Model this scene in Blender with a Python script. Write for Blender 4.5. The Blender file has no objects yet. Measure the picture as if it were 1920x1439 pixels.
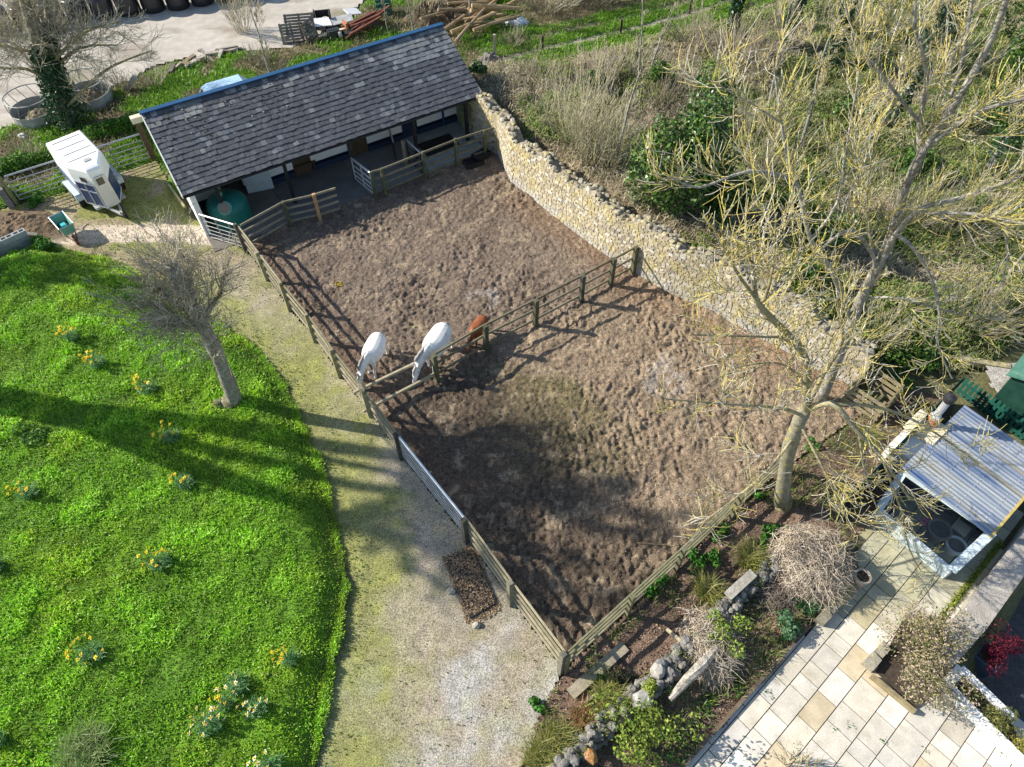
import bpy, math, random
import numpy as np
R=math.radians
rng=np.random.default_rng(7); random.seed(7)
S=bpy.context.scene; COL=S.collection
# ------------------------------------------------------------------ camera geometry
H=18.0; F=1331.0; PITCH=R(52.0); ROLL=R(-1.0)
def ray(u,v):
    x=(u-960)/F; y=-(v-719.5)/F; c,s=math.cos(ROLL),math.sin(ROLL); x,y=c*x-s*y,s*x+c*y
    return np.array([x,math.cos(PITCH)+y*math.sin(PITCH),-math.sin(PITCH)+y*math.cos(PITCH)])
def at(u,v,z=0.0):
    d=ray(u,v); return d*((H-z)/-d[2])+np.array([0,0,H])
def aty(u,v,Y):
    d=ray(u,v); return d*(Y/d[1])+np.array([0,0,H])
def atl(l,z=0.0): return [at(u,v,z) for u,v in l]
# ------------------------------------------------------------------ noise / polygons
def _h(ix,iy,s):
    n=np.sin(ix*127.1+iy*311.7+s*74.7)*43758.5453; return n-np.floor(n)
def vn(x,y,s=0):
    x=np.asarray(x,float);y=np.asarray(y,float);ix=np.floor(x);iy=np.floor(y);fx=x-ix;fy=y-iy
    fx=fx*fx*(3-2*fx);fy=fy*fy*(3-2*fy)
    return (_h(ix,iy,s)*(1-fx)+_h(ix+1,iy,s)*fx)*(1-fy)+(_h(ix,iy+1,s)*(1-fx)+_h(ix+1,iy+1,s)*fx)*fy
def fbm(x,y,sc,o=4,s=0):
    t=0;a=1;w=0
    for k in range(o): t=t+a*vn(np.asarray(x)*sc*2**k+k*17.3,np.asarray(y)*sc*2**k-k*9.1,s+k);w+=a;a*=.5
    return t/w
def sstep(a,b,x): t=np.clip((x-a)/(b-a),0,1); return t*t*(3-2*t)
def sdist(P,x,y):
    P=np.asarray(P)[:,:2];x=np.asarray(x,float);y=np.asarray(y,float);ins=np.zeros(x.shape,bool);d=np.full(x.shape,1e9);n=len(P)
    for i in range(n):
        a=P[i];b=P[(i+1)%n];e=b-a;wx=x-a[0];wy=y-a[1]
        t=np.clip((wx*e[0]+wy*e[1])/(e@e+1e-12),0,1);d=np.minimum(d,(wx-t*e[0])**2+(wy-t*e[1])**2)
        if abs(b[1]-a[1])>1e-9:
            c=((a[1]>y)!=(b[1]>y))&(x<(b[0]-a[0])*(y-a[1])/(b[1]-a[1])+a[0]);ins^=c
    return np.where(ins,1,-1)*np.sqrt(d)
def ldist(P,x,y):
    P=np.asarray(P)[:,:2];d=np.full(np.shape(x),1e9)
    for a,b in zip(P[:-1],P[1:]):
        e=b-a;wx=x-a[0];wy=y-a[1];t=np.clip((wx*e[0]+wy*e[1])/(e@e+1e-12),0,1);d=np.minimum(d,(wx-t*e[0])**2+(wy-t*e[1])**2)
    return np.sqrt(d)
def scatter(P,n,jit=0,rg=rng):
    P=np.asarray(P)[:,:2];lo=P.min(0);hi=P.max(0);a=(hi-lo).prod()
    q=rg.uniform(lo,hi,(int(n*a),2)); sd=sdist(P,q[:,0],q[:,1])
    if jit: sd=sd+jit*(vn(q[:,0]*1.7,q[:,1]*1.7,5)-.5)*2
    k=sd>0; return q[k],sd[k]
# ------------------------------------------------------------------ materials
def mat(name,col=None,rough=.85,var=.35,sc=8,det=5,bump=0,bsc=None,bd=.02,mix=None,metal=0,spec=.3,var2=0,sc2=60,trans=0,stretch=None):
    m=bpy.data.materials.new(name);m.use_nodes=True;nt=m.node_tree;N=nt.nodes;L=nt.links;b=N['Principled BSDF']
    b.inputs['Roughness'].default_value=rough;b.inputs['Metallic'].default_value=metal;b.inputs['Specular IOR Level'].default_value=spec
    tc=N.new('ShaderNodeTexCoord');src=tc.outputs['Object']
    if stretch:
        mp=N.new('ShaderNodeMapping');mp.inputs['Scale'].default_value=stretch;L.new(src,mp.inputs['Vector']);src=mp.outputs['Vector']
    def noise(s,d=5,r=.6):
        n=N.new('ShaderNodeTexNoise');n.inputs['Scale'].default_value=s;n.inputs['Detail'].default_value=d;n.inputs['Roughness'].default_value=r;L.new(src,n.inputs['Vector']);return n.outputs['Fac']
    if col is None:
        a=N.new('ShaderNodeAttribute');a.attribute_name='col';c=a.outputs['Color']
    else:
        r=N.new('ShaderNodeRGB');r.outputs[0].default_value=(*col,1);c=r.outputs[0]
    def vary(c,amt,s,d):
        mr=N.new('ShaderNodeMapRange');mr.inputs[1].default_value=.3;mr.inputs[2].default_value=.7;mr.inputs[3].default_value=1-amt;mr.inputs[4].default_value=1+amt;mr.clamp=False
        L.new(noise(s,d),mr.inputs[0]);v=N.new('ShaderNodeVectorMath');v.operation='SCALE';L.new(c,v.inputs[0]);L.new(mr.outputs[0],v.inputs['Scale']);return v.outputs[0]
    for mx in (mix or []):
        mc,ms,lo,hi,am=mx
        mr=N.new('ShaderNodeMapRange');mr.inputs[1].default_value=lo;mr.inputs[2].default_value=hi;mr.inputs[4].default_value=am;L.new(noise(ms,6,.65),mr.inputs[0])
        x=N.new('ShaderNodeMix');x.data_type='RGBA';L.new(mr.outputs[0],x.inputs[0]);L.new(c,x.inputs[6]);x.inputs[7].default_value=(*mc,1);c=x.outputs[2]
    if var: c=vary(c,var,sc,det)
    if var2: c=vary(c,var2,sc2,3)
    mxv=N.new('ShaderNodeVectorMath');mxv.operation='MAXIMUM';L.new(c,mxv.inputs[0]);mxv.inputs[1].default_value=(.003,.003,.003)
    L.new(mxv.outputs[0],b.inputs['Base Color'])
    if bump:
        bp=N.new('ShaderNodeBump');bp.inputs['Strength'].default_value=bump;bp.inputs['Distance'].default_value=bd;L.new(noise(bsc or sc*2,6,.65),bp.inputs['Height']);L.new(bp.outputs[0],b.inputs['Normal'])
    if trans:
        t=N.new('ShaderNodeBsdfTranslucent');L.new(mxv.outputs[0],t.inputs['Color']);ms=N.new('ShaderNodeMixShader');ms.inputs[0].default_value=trans
        L.new(b.outputs[0],ms.inputs[1]);L.new(t.outputs[0],ms.inputs[2]);L.new(ms.outputs[0],N['Material Output'].inputs['Surface'])
    return m
M={}
M['earth']=mat('earth',None,.95,.3,2.5,5,.8,9,.06,var2=.35,sc2=22)
M['paddock']=mat('paddock_dirt',None,.95,.38,7,6,1.0,24,.035,var2=.65,sc2=34)
M['lawn']=mat('lawn_soil',None,.95,.35,7,5,.6,25,.03,var2=.3,sc2=40)
M['gravel']=mat('gravel',None,.95,.22,3,5,.8,45,.015,var2=.75,sc2=34)
M['concrete']=mat('concrete',None,.9,.15,2,6,.25,20,.01,var2=.14,sc2=35)
M['slab']=mat('stone_slab',None,.8,.16,3,6,.25,14,.006,mix=[((.30,.25,.12),2.2,.55,.75,.45),((.16,.17,.15),3.5,.58,.8,.35)],var2=.14,sc2=30)
M['chips']=mat('wood_chips',None,.9,.2,5)
M['leaf']=mat('leaf',None,.6,.15,3,trans=.3,spec=.25)
M['gleaf']=mat('glossy_leaf',None,.38,.15,3,trans=.12,spec=.5)
M['grass']=mat('grass',None,.45,.12,3,trans=.4,spec=.4)
M['stem']=mat('dry_stem',None,.85,.2,6,trans=.1)
M['bark']=mat('bark',None,.9,.28,9,5,.7,25,.02,mix=[((.09,.085,.07),7,.5,.62,.55),((.46,.38,.07),5,.54,.66,.6)],var2=.3,sc2=26)
M['gbark']=mat('grey_bark',None,.9,.3,8,5,.9,22,.02,mix=[((.10,.095,.08),5,.48,.62,.7),((.40,.40,.36),7,.54,.66,.75),((.36,.31,.08),4,.60,.70,.6)],var2=.3,sc2=28)
M['wood']=mat('weathered_wood',None,.85,.3,5,5,.4,30,.008,mix=[((.16,.17,.09),2.5,.5,.72,.5)],var2=.22,sc2=45)
M['slate']=mat('slate',None,.62,.18,5,5,.3,18,.006,mix=[((.33,.34,.33),3.3,.60,.74,.45),((.03,.032,.035),6,.62,.72,.6)],var2=.18,sc2=30,spec=.35)
M['rubble']=mat('rubble_stone',None,.9,.22,9,5,.7,25,.02,mix=[((.50,.41,.13),1.3,.49,.64,.6),((.40,.39,.36),4,.56,.7,.5)],var2=.2,sc2=30)
M['rock']=mat('grey_rock',None,.9,.3,8,5,.7,25,.02,mix=[((.42,.42,.38),5,.54,.68,.6)],var2=.22,sc2=35)
M['mortar']=mat('mortar',(.30,.26,.18),.95,.25,6,5,.6,20,.03)
M['white']=mat('white_paint',(.78,.78,.75),.7,.06,2,5,.1,15,.005,mix=[((.45,.44,.38),1.8,.6,.8,.35)])
M['navy']=mat('navy_paint',(.02,.035,.07),.55,.2,4)
M['blue']=mat('blue_metal',(.012,.062,.15),.45,.12,4,mix=[((.10,.16,.25),5,.62,.75,.4)])
M['black']=mat('black_timber',(.018,.018,.02),.6,.25,6)
M['bplast']=mat('black_plastic',(.02,.021,.024),.35,.2,3,5,.4,8,.03,spec=.5)
M['galv']=mat('galvanised_steel',(.62,.64,.66),.42,.12,6,metal=.55)
M['galvd']=mat('dull_galvanised_steel',(.36,.37,.36),.6,.25,3,metal=.3,mix=[((.3,.25,.17),2.2,.55,.75,.5)])
M['steel']=mat('black_steel',(.03,.03,.032),.5,.15,6)
M['dkwood']=mat('dark_wood',(.10,.065,.035),.8,.4,4,stretch=(6,6,.7),var2=.2,sc2=20)
M['gelcoat']=mat('white_gelcoat',(.82,.83,.82),.3,.04,1.5,spec=.5,mix=[((.6,.6,.55),1.6,.6,.82,.4)])
M['nose']=mat('cream_gelcoat',(.62,.60,.54),.4,.08,2,mix=[((.36,.36,.3),2.6,.56,.78,.5)])
M['panel']=mat('blue_panel',(.012,.04,.12),.35,.15,2,spec=.5)
M['trim']=mat('silver_trim',(.5,.55,.62),.3,.08,3,metal=.6)
M['rubber']=mat('rubber',(.02,.02,.02),.8,.2,8)
M['glass']=mat('window_glass',(.05,.05,.045),.08,.1,2,spec=.8)
M['green']=mat('green_paint',(.015,.09,.065),.5,.2,3,mix=[((.12,.2,.13),2.5,.55,.75,.4)])
M['dgreen']=mat('dark_green_paint',(.012,.05,.035),.6,.3,3)
M['tank']=mat('green_polyethylene',(.015,.16,.13),.45,.12,2,mix=[((.09,.22,.17),2,.5,.75,.4)])
M['tub']=mat('pale_green_plastic',(.16,.36,.28),.45,.15,3,mix=[((.45,.52,.45),3,.6,.75,.5)])
M['teal']=mat('turquoise_plastic',(.05,.42,.46),.4,.08,3)
M['terra']=mat('terracotta',(.42,.17,.08),.8,.15,4,mix=[((.5,.38,.3),4,.55,.75,.4)])
M['cream']=mat('cream_render',(.6,.55,.42),.85,.12,3,5,.3,15,.01)
M['block']=mat('concrete_block',None,.95,.15,5,5,.4,30,.008,var2=.2,sc2=50)
M['render']=mat('rough_render',(.36,.33,.29),.95,.25,2.5,6,.8,12,.03,mix=[((.16,.15,.14),2.2,.55,.7,.6),((.36,.33,.12),4,.62,.72,.5)],var2=.25,sc2=30)
M['tarmac']=mat('dark_gravel',(.085,.08,.078),.95,.25,4,5,.9,60,.02,var2=.6,sc2=55)
M['pony']=mat('white_coat',(.74,.72,.68),.85,.07,5,5,.35,45,.01,mix=[((.42,.38,.33),3.6,.52,.68,.6),((.33,.26,.19),7,.60,.70,.5)],var2=.08,sc2=40)
M['grey_mane']=mat('grey_mane',(.38,.35,.33),.85,.2,14)
M['chest']=mat('chestnut_coat',(.19,.055,.02),.75,.3,5,5,.3,40,.01,mix=[((.30,.13,.05),4,.5,.68,.5)])
M['mud']=mat('muddy_hair',(.28,.23,.18),.9,.2,9)
M['flaxen']=mat('flaxen_hair',(.42,.28,.15),.9,.2,12)
M['hoof']=mat('hoof',(.10,.09,.08),.7,.2,9)
M['petaly']=mat('yellow_petal',(.85,.66,.06),.6,.05,6,trans=.3)
M['petalw']=mat('white_petal',(.8,.78,.68),.6,.05,6,trans=.3)
M['trumpet']=mat('orange_trumpet',(.85,.45,.04),.6,.05,6)
M['rust']=mat('rusty_metal',(.14,.06,.04),.85,.35,6)
M['logw']=mat('log_wood',None,.9,.3,6,5,.4,25,.01)
M['pot']=mat('pot_clay',(.38,.33,.27),.85,.25,6,mix=[((.16,.15,.1),3,.55,.7,.5)])
M['potw']=mat('white_pot',(.75,.75,.74),.5,.06,4)
M['potb']=mat('blue_grey_pot',(.07,.11,.16),.5,.15,4)
M['soil']=mat('soil',(.06,.045,.032),.95,.4,12,5,.8,30,.03)
M['pink']=mat('pink_cloth',(.55,.12,.25),.9,.2,14,mix=[((.8,.6,.65),11,.5,.55,.8)])
M['frame']=mat('pale_blue_paint',(.47,.55,.57),.55,.12,3,mix=[((.3,.33,.28),3,.58,.72,.4)])
M['van']=mat('pale_blue_van_paint',(.38,.55,.68),.3,.06,2,spec=.5)
M['felt']=mat('green_felt',(.06,.16,.12),.9,.2,4,mix=[((.17,.23,.17),4,.55,.7,.5)])
M['hay']=mat('old_hay',None,.95,.4,6,5,.9,20,.05,var2=.4,sc2=30)
def glassmat():
    m=bpy.data.materials.new('clear_pane');m.use_nodes=True;N=m.node_tree.nodes;L=m.node_tree.links
    g=N.new('ShaderNodeBsdfGlossy');g.inputs['Roughness'].default_value=.03;t=N.new('ShaderNodeBsdfTransparent');t.inputs[0].default_value=(.82,.88,.88,1)
    f=N.new('ShaderNodeFresnel');f.inputs[0].default_value=1.5;x=N.new('ShaderNodeMixShader');L.new(f.outputs[0],x.inputs[0]);L.new(t.outputs[0],x.inputs[1]);L.new(g.outputs[0],x.inputs[2]);L.new(x.outputs[0],N['Material Output'].inputs['Surface']);return m
M['pane']=glassmat()
def corr():
    m=mat('corrugated_sheet',(.50,.56,.64),.38,.1,3,metal=.5);nt=m.node_tree;N=nt.nodes;L=nt.links;b=N['Principled BSDF']
    src=b.inputs['Base Color'].links[0].from_socket
    tc=N.new('ShaderNodeTexCoord');m0=N.new('ShaderNodeMapping');m0.inputs['Rotation'].default_value=(0,0,R(51));L.new(tc.outputs['Object'],m0.inputs[0]);mp=N.new('ShaderNodeMapping');mp.inputs['Scale'].default_value=(.22,3.2,1);L.new(m0.outputs[0],mp.inputs[0])
    n=N.new('ShaderNodeTexNoise');n.inputs['Scale'].default_value=1.6;n.inputs['Detail'].default_value=5;L.new(mp.outputs[0],n.inputs[0])
    r=N.new('ShaderNodeValToRGB');e=r.color_ramp.elements;e[0].position=.32;e[0].color=(.05,.12,.30,1);e[1].position=.43;e[1].color=(.27,.32,.40,1);q=e.new(.55);q.color=(.46,.49,.50,1);q=e.new(.68);q.color=(.33,.30,.23,1)
    L.new(n.outputs[0],r.inputs[0]);L.new(r.outputs[0],b.inputs['Base Color']);return m
M['corr']=corr()
# ------------------------------------------------------------------ mesh builder
ORG={}
class MB:
    def __init__(s): s.v=[];s.f=[];s.c=[];s.n=0;s.col=(.5,.5,.5)
    def add(s,v,f,col=None):
        v=np.asarray(v,float).reshape(-1,3);s.v.append(v);n=s.n
        s.f.extend([tuple(i+n for i in q) for q in f]);s.n+=len(v)
        c=np.asarray(s.col if col is None else col,float)
        s.c.append(np.tile(c,(len(v),1)) if c.ndim==1 else c);return s
    def box(s,c,size,ax=None,col=None,taper=1):
        c=np.asarray(c,float);h=np.asarray(size,float)/2;A=np.eye(3) if ax is None else np.asarray(ax,float)
        P=[]
        for z in (-1,1):
            t=taper if z>0 else 1
            for x,y in ((-1,-1),(1,-1),(1,1),(-1,1)): P.append(c+A[0]*h[0]*x*t+A[1]*h[1]*y*t+A[2]*h[2]*z)
        return s.add(P,[(3,2,1,0),(4,5,6,7),(0,1,5,4),(1,2,6,5),(2,3,7,6),(3,0,4,7)],col)
    def rbox(s,c,size,ang,col=None,taper=1):
        ca,sa=math.cos(ang),math.sin(ang);return s.box(c,size,[(ca,sa,0),(-sa,ca,0),(0,0,1)],col,taper)
    def beam(s,a,b,w,h,col=None):
        a=np.asarray(a,float);b=np.asarray(b,float);d=b-a;l=np.linalg.norm(d);d/=l
        up=np.array([0,0,1.]) if abs(d[2])<.95 else np.array([0,1.,0]);sd=np.cross(up,d);sd/=np.linalg.norm(sd);up=np.cross(d,sd)
        return s.box((a+b)/2,(l,w,h),[d,sd,up],col)
    def tube(s,pts,rad,k=4,col=None,cap=True):
        P=np.asarray(pts,float);n=len(P);rad=np.broadcast_to(np.asarray(rad,float),(n,))
        T=np.gradient(P,axis=0);T/=np.linalg.norm(T,axis=1)[:,None]+1e-12
        ref=np.array([.31,.95,.11]) if abs(T[0]@np.array([.31,.95,.11]))<.9 else np.array([.9,.1,.4])
        A=np.cross(T,ref);A/=np.linalg.norm(A,axis=1)[:,None]+1e-12;B=np.cross(T,A)
        t=np.arange(k)*2*np.pi/k
        V=(P[:,None,:]+rad[:,None,None]*(np.cos(t)[None,:,None]*A[:,None,:]+np.sin(t)[None,:,None]*B[:,None,:])).reshape(-1,3)
        f=[(i*k+j,i*k+(j+1)%k,(i+1)*k+(j+1)%k,(i+1)*k+j) for i in range(n-1) for j in range(k)]
        if cap and k>3: f+=[tuple(range(k-1,-1,-1)),tuple((n-1)*k+j for j in range(k))]
        if col is not None and np.ndim(col)==2: col=np.repeat(np.asarray(col),k,axis=0)
        return s.add(V,f,col)
    def lathe(s,c,prof,k=16,col=None,axis=None):
        c=np.asarray(c,float);t=np.arange(k)*2*np.pi/k;V=[]
        for r,z in prof:
            for a in t: V.append((r*math.cos(a),r*math.sin(a),z))
        V=np.array(V)
        if axis is not None:
            d=np.asarray(axis,float);d/=np.linalg.norm(d);x=np.cross(d,(0,0,1.) if abs(d[2])<.9 else (0,1.,0));x/=np.linalg.norm(x);y=np.cross(d,x);V=V@np.array([x,y,d])
        n=len(prof);f=[(i*k+j,i*k+(j+1)%k,(i+1)*k+(j+1)%k,(i+1)*k+j) for i in range(n-1) for j in range(k)]
        f+=[tuple(range(k-1,-1,-1)),tuple((n-1)*k+j for j in range(k))];return s.add(V+c,f,col)
    def prism(s,poly,z0,z1,col=None):
        P=[np.asarray(p,float)[:2] for p in poly];n=len(P)
        if sum(P[i][0]*P[(i+1)%n][1]-P[(i+1)%n][0]*P[i][1] for i in range(n))<0: P=P[::-1]
        z0=np.broadcast_to(z0,(n,));z1=np.broadcast_to(z1,(n,))
        V=[(*p,z) for p,z in zip(P,z0)]+[(*p,z) for p,z in zip(P,z1)]
        return s.add(V,[tuple(range(n-1,-1,-1)),tuple(range(n,2*n))]+[(i,(i+1)%n,n+(i+1)%n,n+i) for i in range(n)],col)
    def rock(s,c,r,col=None,sq=(1,1,.7),ang=0):
        k=7;V=[];zs=(-1,-.45,.35,1);rr=(.55,1,.95,.5);rg=random
        for z,q in zip(zs,rr):
            for j in range(k):
                a=j*2*math.pi/k+rg.uniform(-.25,.25);w=q*rg.uniform(.78,1.15)
                V.append((w*math.cos(a)*sq[0],w*math.sin(a)*sq[1],(z+rg.uniform(-.15,.15))*sq[2]))
        V=np.array(V)*r;ca,sa=math.cos(ang),math.sin(ang);V=V@np.array([(ca,sa,0),(-sa,ca,0),(0,0,1)])+np.asarray(c)
        f=[(i*k+j,i*k+(j+1)%k,(i+1)*k+(j+1)%k,(i+1)*k+j) for i in range(3) for j in range(k)]+[tuple(range(k-1,-1,-1)),tuple(3*k+j for j in range(k))]
        return s.add(V,f,col)
    def build(s,name,m,parent=None,loc=(0,0,0),smooth=False):
        org=np.asarray(ORG[parent.name] if parent else loc,float)
        V=np.concatenate(s.v)-org;me=bpy.data.meshes.new(name);me.from_pydata(V.tolist(),[],s.f)
        a=me.color_attributes.new('col','FLOAT_COLOR','POINT');C=np.ones((len(V),4));C[:,:3]=np.concatenate(s.c);a.data.foreach_set('color',C.ravel())
        return link(name,me,m,parent,org,smooth)
def link(name,me,m,parent=None,org=(0,0,0),smooth=False):
    me.materials.append(M[m] if isinstance(m,str) else m)
    if smooth: me.polygons.foreach_set('use_smooth',[True]*len(me.polygons))
    me.update();o=bpy.data.objects.new(name,me);COL.objects.link(o)
    if parent: o.parent=parent
    else: o.location=tuple(org)
    ORG[o.name]=np.asarray(org,float);return o
def quads(name,V,C,m,parent=None,org=(0,0,0),nf=1):
    # V: (n,4*nf.. ) arrays of quads given as (n,4,3); C: (n,3)
    org=np.asarray(ORG[parent.name] if parent else org,float)
    n=len(V);me=bpy.data.meshes.new(name);me.vertices.add(n*4);me.vertices.foreach_set('co',(V.reshape(-1,3)-org).astype(np.float32).ravel())
    me.loops.add(n*4);me.loops.foreach_set('vertex_index',np.arange(n*4,dtype=np.int32));me.polygons.add(n)
    me.polygons.foreach_set('loop_start',np.arange(0,n*4,4,dtype=np.int32));me.polygons.foreach_set('loop_total',np.full(n,4,dtype=np.int32))
    a=me.color_attributes.new('col','FLOAT_COLOR','POINT');CC=np.ones((n*4,4),np.float32);CC[:,:3]=np.repeat(C,4,axis=0);a.data.foreach_set('color',CC.ravel());me.update(calc_edges=True)
    return link(name,me,m,parent,org)
def tag(o,label,cat,group=None):
    o['label']=label;o['category']=cat
    if group:o['group']=group
    return o
def thing(name,label,cat,loc,group=None):
    o=bpy.data.objects.new(name,None);COL.objects.link(o);o.location=tuple(map(float,loc));o.empty_display_size=.2;ORG[o.name]=np.asarray(loc,float);return tag(o,label,cat,group)
def struct(o): o['kind']='structure';return o
def stuff(o): o['kind']='stuff';return o
def mixc(cols,n,rg=rng,jit=.18):
    cols=np.asarray(cols,float);i=rg.integers(0,len(cols),n);j=rg.integers(0,len(cols),n);t=rg.random((n,1))
    return np.clip((cols[i]*(1-t)+cols[j]*t)*rg.uniform(1-jit,1+jit,(n,1)),.002,1)
def blades(B,h,w,lean,rg=rng,droop=.3,up=None):
    # returns (2n,4,3) quads: two segments per blade
    n=len(B);az=rg.uniform(0,2*np.pi,n);d=np.stack([np.cos(az),np.sin(az),np.zeros(n)],1);h=np.broadcast_to(h,(n,));w=np.broadcast_to(w,(n,));lean=np.broadcast_to(lean,(n,))
    sz=az+rg.uniform(.9,2.2,n);sd=np.stack([np.cos(sz),np.sin(sz),rg.uniform(-.3,.3,n)],1)*w[:,None]/2
    Z=np.array([0,0,1.]);ml=lean*.45;tl=lean
    m=B+h[:,None]*(.55*(Z*np.cos(ml)[:,None]+d*np.sin(ml)[:,None]))
    tip=m+h[:,None]*.5*(Z*np.cos(tl+droop)[:,None]+d*np.sin(tl+droop)[:,None])
    q1=np.stack([B-sd,B+sd,m+sd*.9,m-sd*.9],1);q2=np.stack([m-sd*.9,m+sd*.9,tip+sd*.15,tip-sd*.15],1)
    return np.concatenate([q1,q2])
def leafq(Cn,size,rg=rng,nb=None,asp=.6,spread=1.0):
    n=len(Cn);a=rg.normal(size=(n,3));nrm=rg.normal(size=(n,3))*spread+(nb if nb is not None else 0);nrm/=np.linalg.norm(nrm,axis=1)[:,None]+1e-9
    a-=nrm*(a*nrm).sum(1)[:,None];a/=np.linalg.norm(a,axis=1)[:,None]+1e-9;b=np.cross(nrm,a)
    s=(np.broadcast_to(size,(n,))*rg.uniform(.6,1.3,n))[:,None]/2
    return np.stack([Cn-a*s,Cn+b*s*asp,Cn+a*s,Cn-b*s*asp],1)
# ------------------------------------------------------------------ setting: ground sheets
def sheet(name,poly,res,zf,cf,m,jit=.12,js=1.6,mask=None):
    P=np.asarray([p[:2] for p in poly],float);lo=P.min(0)-jit*2;hi=P.max(0)+jit*2
    nx,ny=[int(math.ceil(q/res))+1 for q in (hi-lo)];xs=lo[0]+np.arange(nx)*res;ys=lo[1]+np.arange(ny)*res
    X,Y=np.meshgrid(xs,ys,indexing='ij');xc=X[:-1,:-1]+res/2;yc=Y[:-1,:-1]+res/2
    sd=sdist(P,xc,yc)+jit*(fbm(xc,yc,js,3,31)-.5)*2.4;k=sd>0
    if mask is not None: k&=mask(xc,yc)
    I,J=np.nonzero(k);q=np.stack([I*ny+J,(I+1)*ny+J,(I+1)*ny+J+1,I*ny+J+1],1)
    u,inv=np.unique(q,return_inverse=True);q=inv.reshape(q.shape);x=X.ravel()[u];y=Y.ravel()[u]
    z=zf(x,y,sdist(P,x,y));C=cf(x,y)
    me=bpy.data.meshes.new(name);me.vertices.add(len(u));me.vertices.foreach_set('co',np.stack([x,y,z],1).astype(np.float32).ravel())
    n=len(q);me.loops.add(n*4);me.loops.foreach_set('vertex_index',q.astype(np.int32).ravel());me.polygons.add(n)
    me.polygons.foreach_set('loop_start',np.arange(0,n*4,4,dtype=np.int32));me.polygons.foreach_set('loop_total',np.full(n,4,dtype=np.int32))
    a=me.color_attributes.new('col','FLOAT_COLOR','POINT');CC=np.ones((len(u),4),np.float32);CC[:,:3]=C;a.data.foreach_set('color',CC.ravel());me.update(calc_edges=True)
    return link(name,me,m,None,(0,0,0),True)
def lerp(a,b,t): t=np.asarray(t)[...,None];return np.asarray(a)*(1-t)+np.asarray(b)*t
def blob(c,r,x,y,n=.3,s=3):
    d=np.hypot(x-c[0],y-c[1])/r;return 1-sstep(.45,1.15,d+n*(fbm(x,y,1.1,4,s)-.5)*2)
FENCE_L=atl([(1056,1257),(880,1015),(757,860),(697,779),(641,706),(594,640),(547,582),(465,472),(350,405)])
CORNER=FENCE_L[0]
OB=at(354,362,2.1)*np.array([1,1,0]);_e=at(911,174,2.1)-at(354,362,2.1);BA=math.atan2(_e[1],_e[0]);BU=np.array([math.cos(BA),math.sin(BA),0]);BV=np.array([-math.sin(BA),math.cos(BA),0])
def bp(u,v,z=0): return OB+BU*u+BV*v+np.array([0,0,z])
WALL=[bp(12.15,3.4),bp(11.95,.6)]+atl([(935,290),(960,340),(1040,405),(1140,480),(1250,545),(1340,585),(1440,640),(1530,690),(1600,725)])
WALL=np.array(WALL)
TAR=[np.array(p+[0],float) for p in [[10.6,4.7],[11.3,5.35],[12.9,6.75],[16,9.5],[30,9],[30,-5],[9.5,-5],[11.7,3.3]]]
def zground(x,y,sd):
    return -.06-1.2*sstep(-.1,.5,sdist(TAR,x,y))
struct(sheet('ground',[(-90,-30),(90,-30),(90,130),(-90,130)],1.0,zground,lambda x,y:lerp((.09,.10,.035),(.17,.14,.08),fbm(x,y,.25,4,2)),'earth',0))
# concrete farm yard
YARD=atl([(-700,560),(-250,345),(0,238),(150,188),(300,122),(430,98),(540,88),(655,36),(705,-25),(760,-220),(-900,-220)])
def cyard(x,y):
    c=lerp((.36,.325,.275),(.46,.425,.37),fbm(x,y,.5,4,3));c=lerp(c,(.2,.16,.12),.55*sstep(.58,.75,fbm(x*.6,y*1.5,.8,4,9)))
    return lerp(c,(.13,.13,.05),.5*sstep(.62,.75,fbm(x,y,.35,4,12)))
struct(sheet('farm_yard',YARD,.2,lambda x,y,s:.012+.012*fbm(x,y,.6,3,4),cyard,'concrete',.35,.8))
# rough verge
VERGE=atl([(-700,700),(-150,462),(0,392),(120,362),(190,338),(292,300),(335,366)])+[bp(0,3.1),bp(12.2,3.1)]+atl([(930,118),(1010,98),(1160,62),(1290,22),(1400,-30),(1500,-90),(1400,-200),(770,-200),(712,-25),(660,40),(545,92),(432,102),(305,128),(152,195),(0,245),(-250,350),(-700,570)])
def cverge(x,y):
    g=lerp((.06,.13,.02),(.12,.2,.03),fbm(x,y,1.2,4,6));return lerp(g,(.20,.165,.10),sstep(.45,.62,fbm(x,y,.55,4,7)))
def zverge(x,y,s): return -.01+.10*fbm(x,y,1.3,4,5)*sstep(0,.5,s)
struct(sheet('rough_verge',VERGE,.16,zverge,cverge,'earth',.3,1))
# farm track with two ruts
TRK=atl([(700,150),(905,112),(1010,84),(1160,52),(1290,18),(1390,-15),(1560,-80),(1900,-200)])
def ctrack(x,y):
    d=ldist(TRK,x,y)+.25*(fbm(x,y,1,3,8)-.5);rut=np.exp(-((d-.62)/.24)**2)
    return lerp(lerp((.07,.16,.02),(.13,.24,.03),fbm(x,y,2,3,9)),(.27,.235,.19),rut)
def ztrack(x,y,s):
    d=ldist(TRK,x,y);return .02+.10*fbm(x,y,1.3,4,5)-.05*np.exp(-((d-.62)/.24)**2)+.03
T0=TRK[:,:2] if isinstance(TRK,np.ndarray) else np.array(TRK)[:,:2];nn=np.array([.35,-.94])
TRKP=[(*(p+nn*2.1),0) for p in T0[1:]]+[(*(p-nn*1.5),0) for p in T0[1:][::-1]]
struct(sheet('farm_track',TRKP,.12,ztrack,ctrack,'earth',.2,1))
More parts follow.
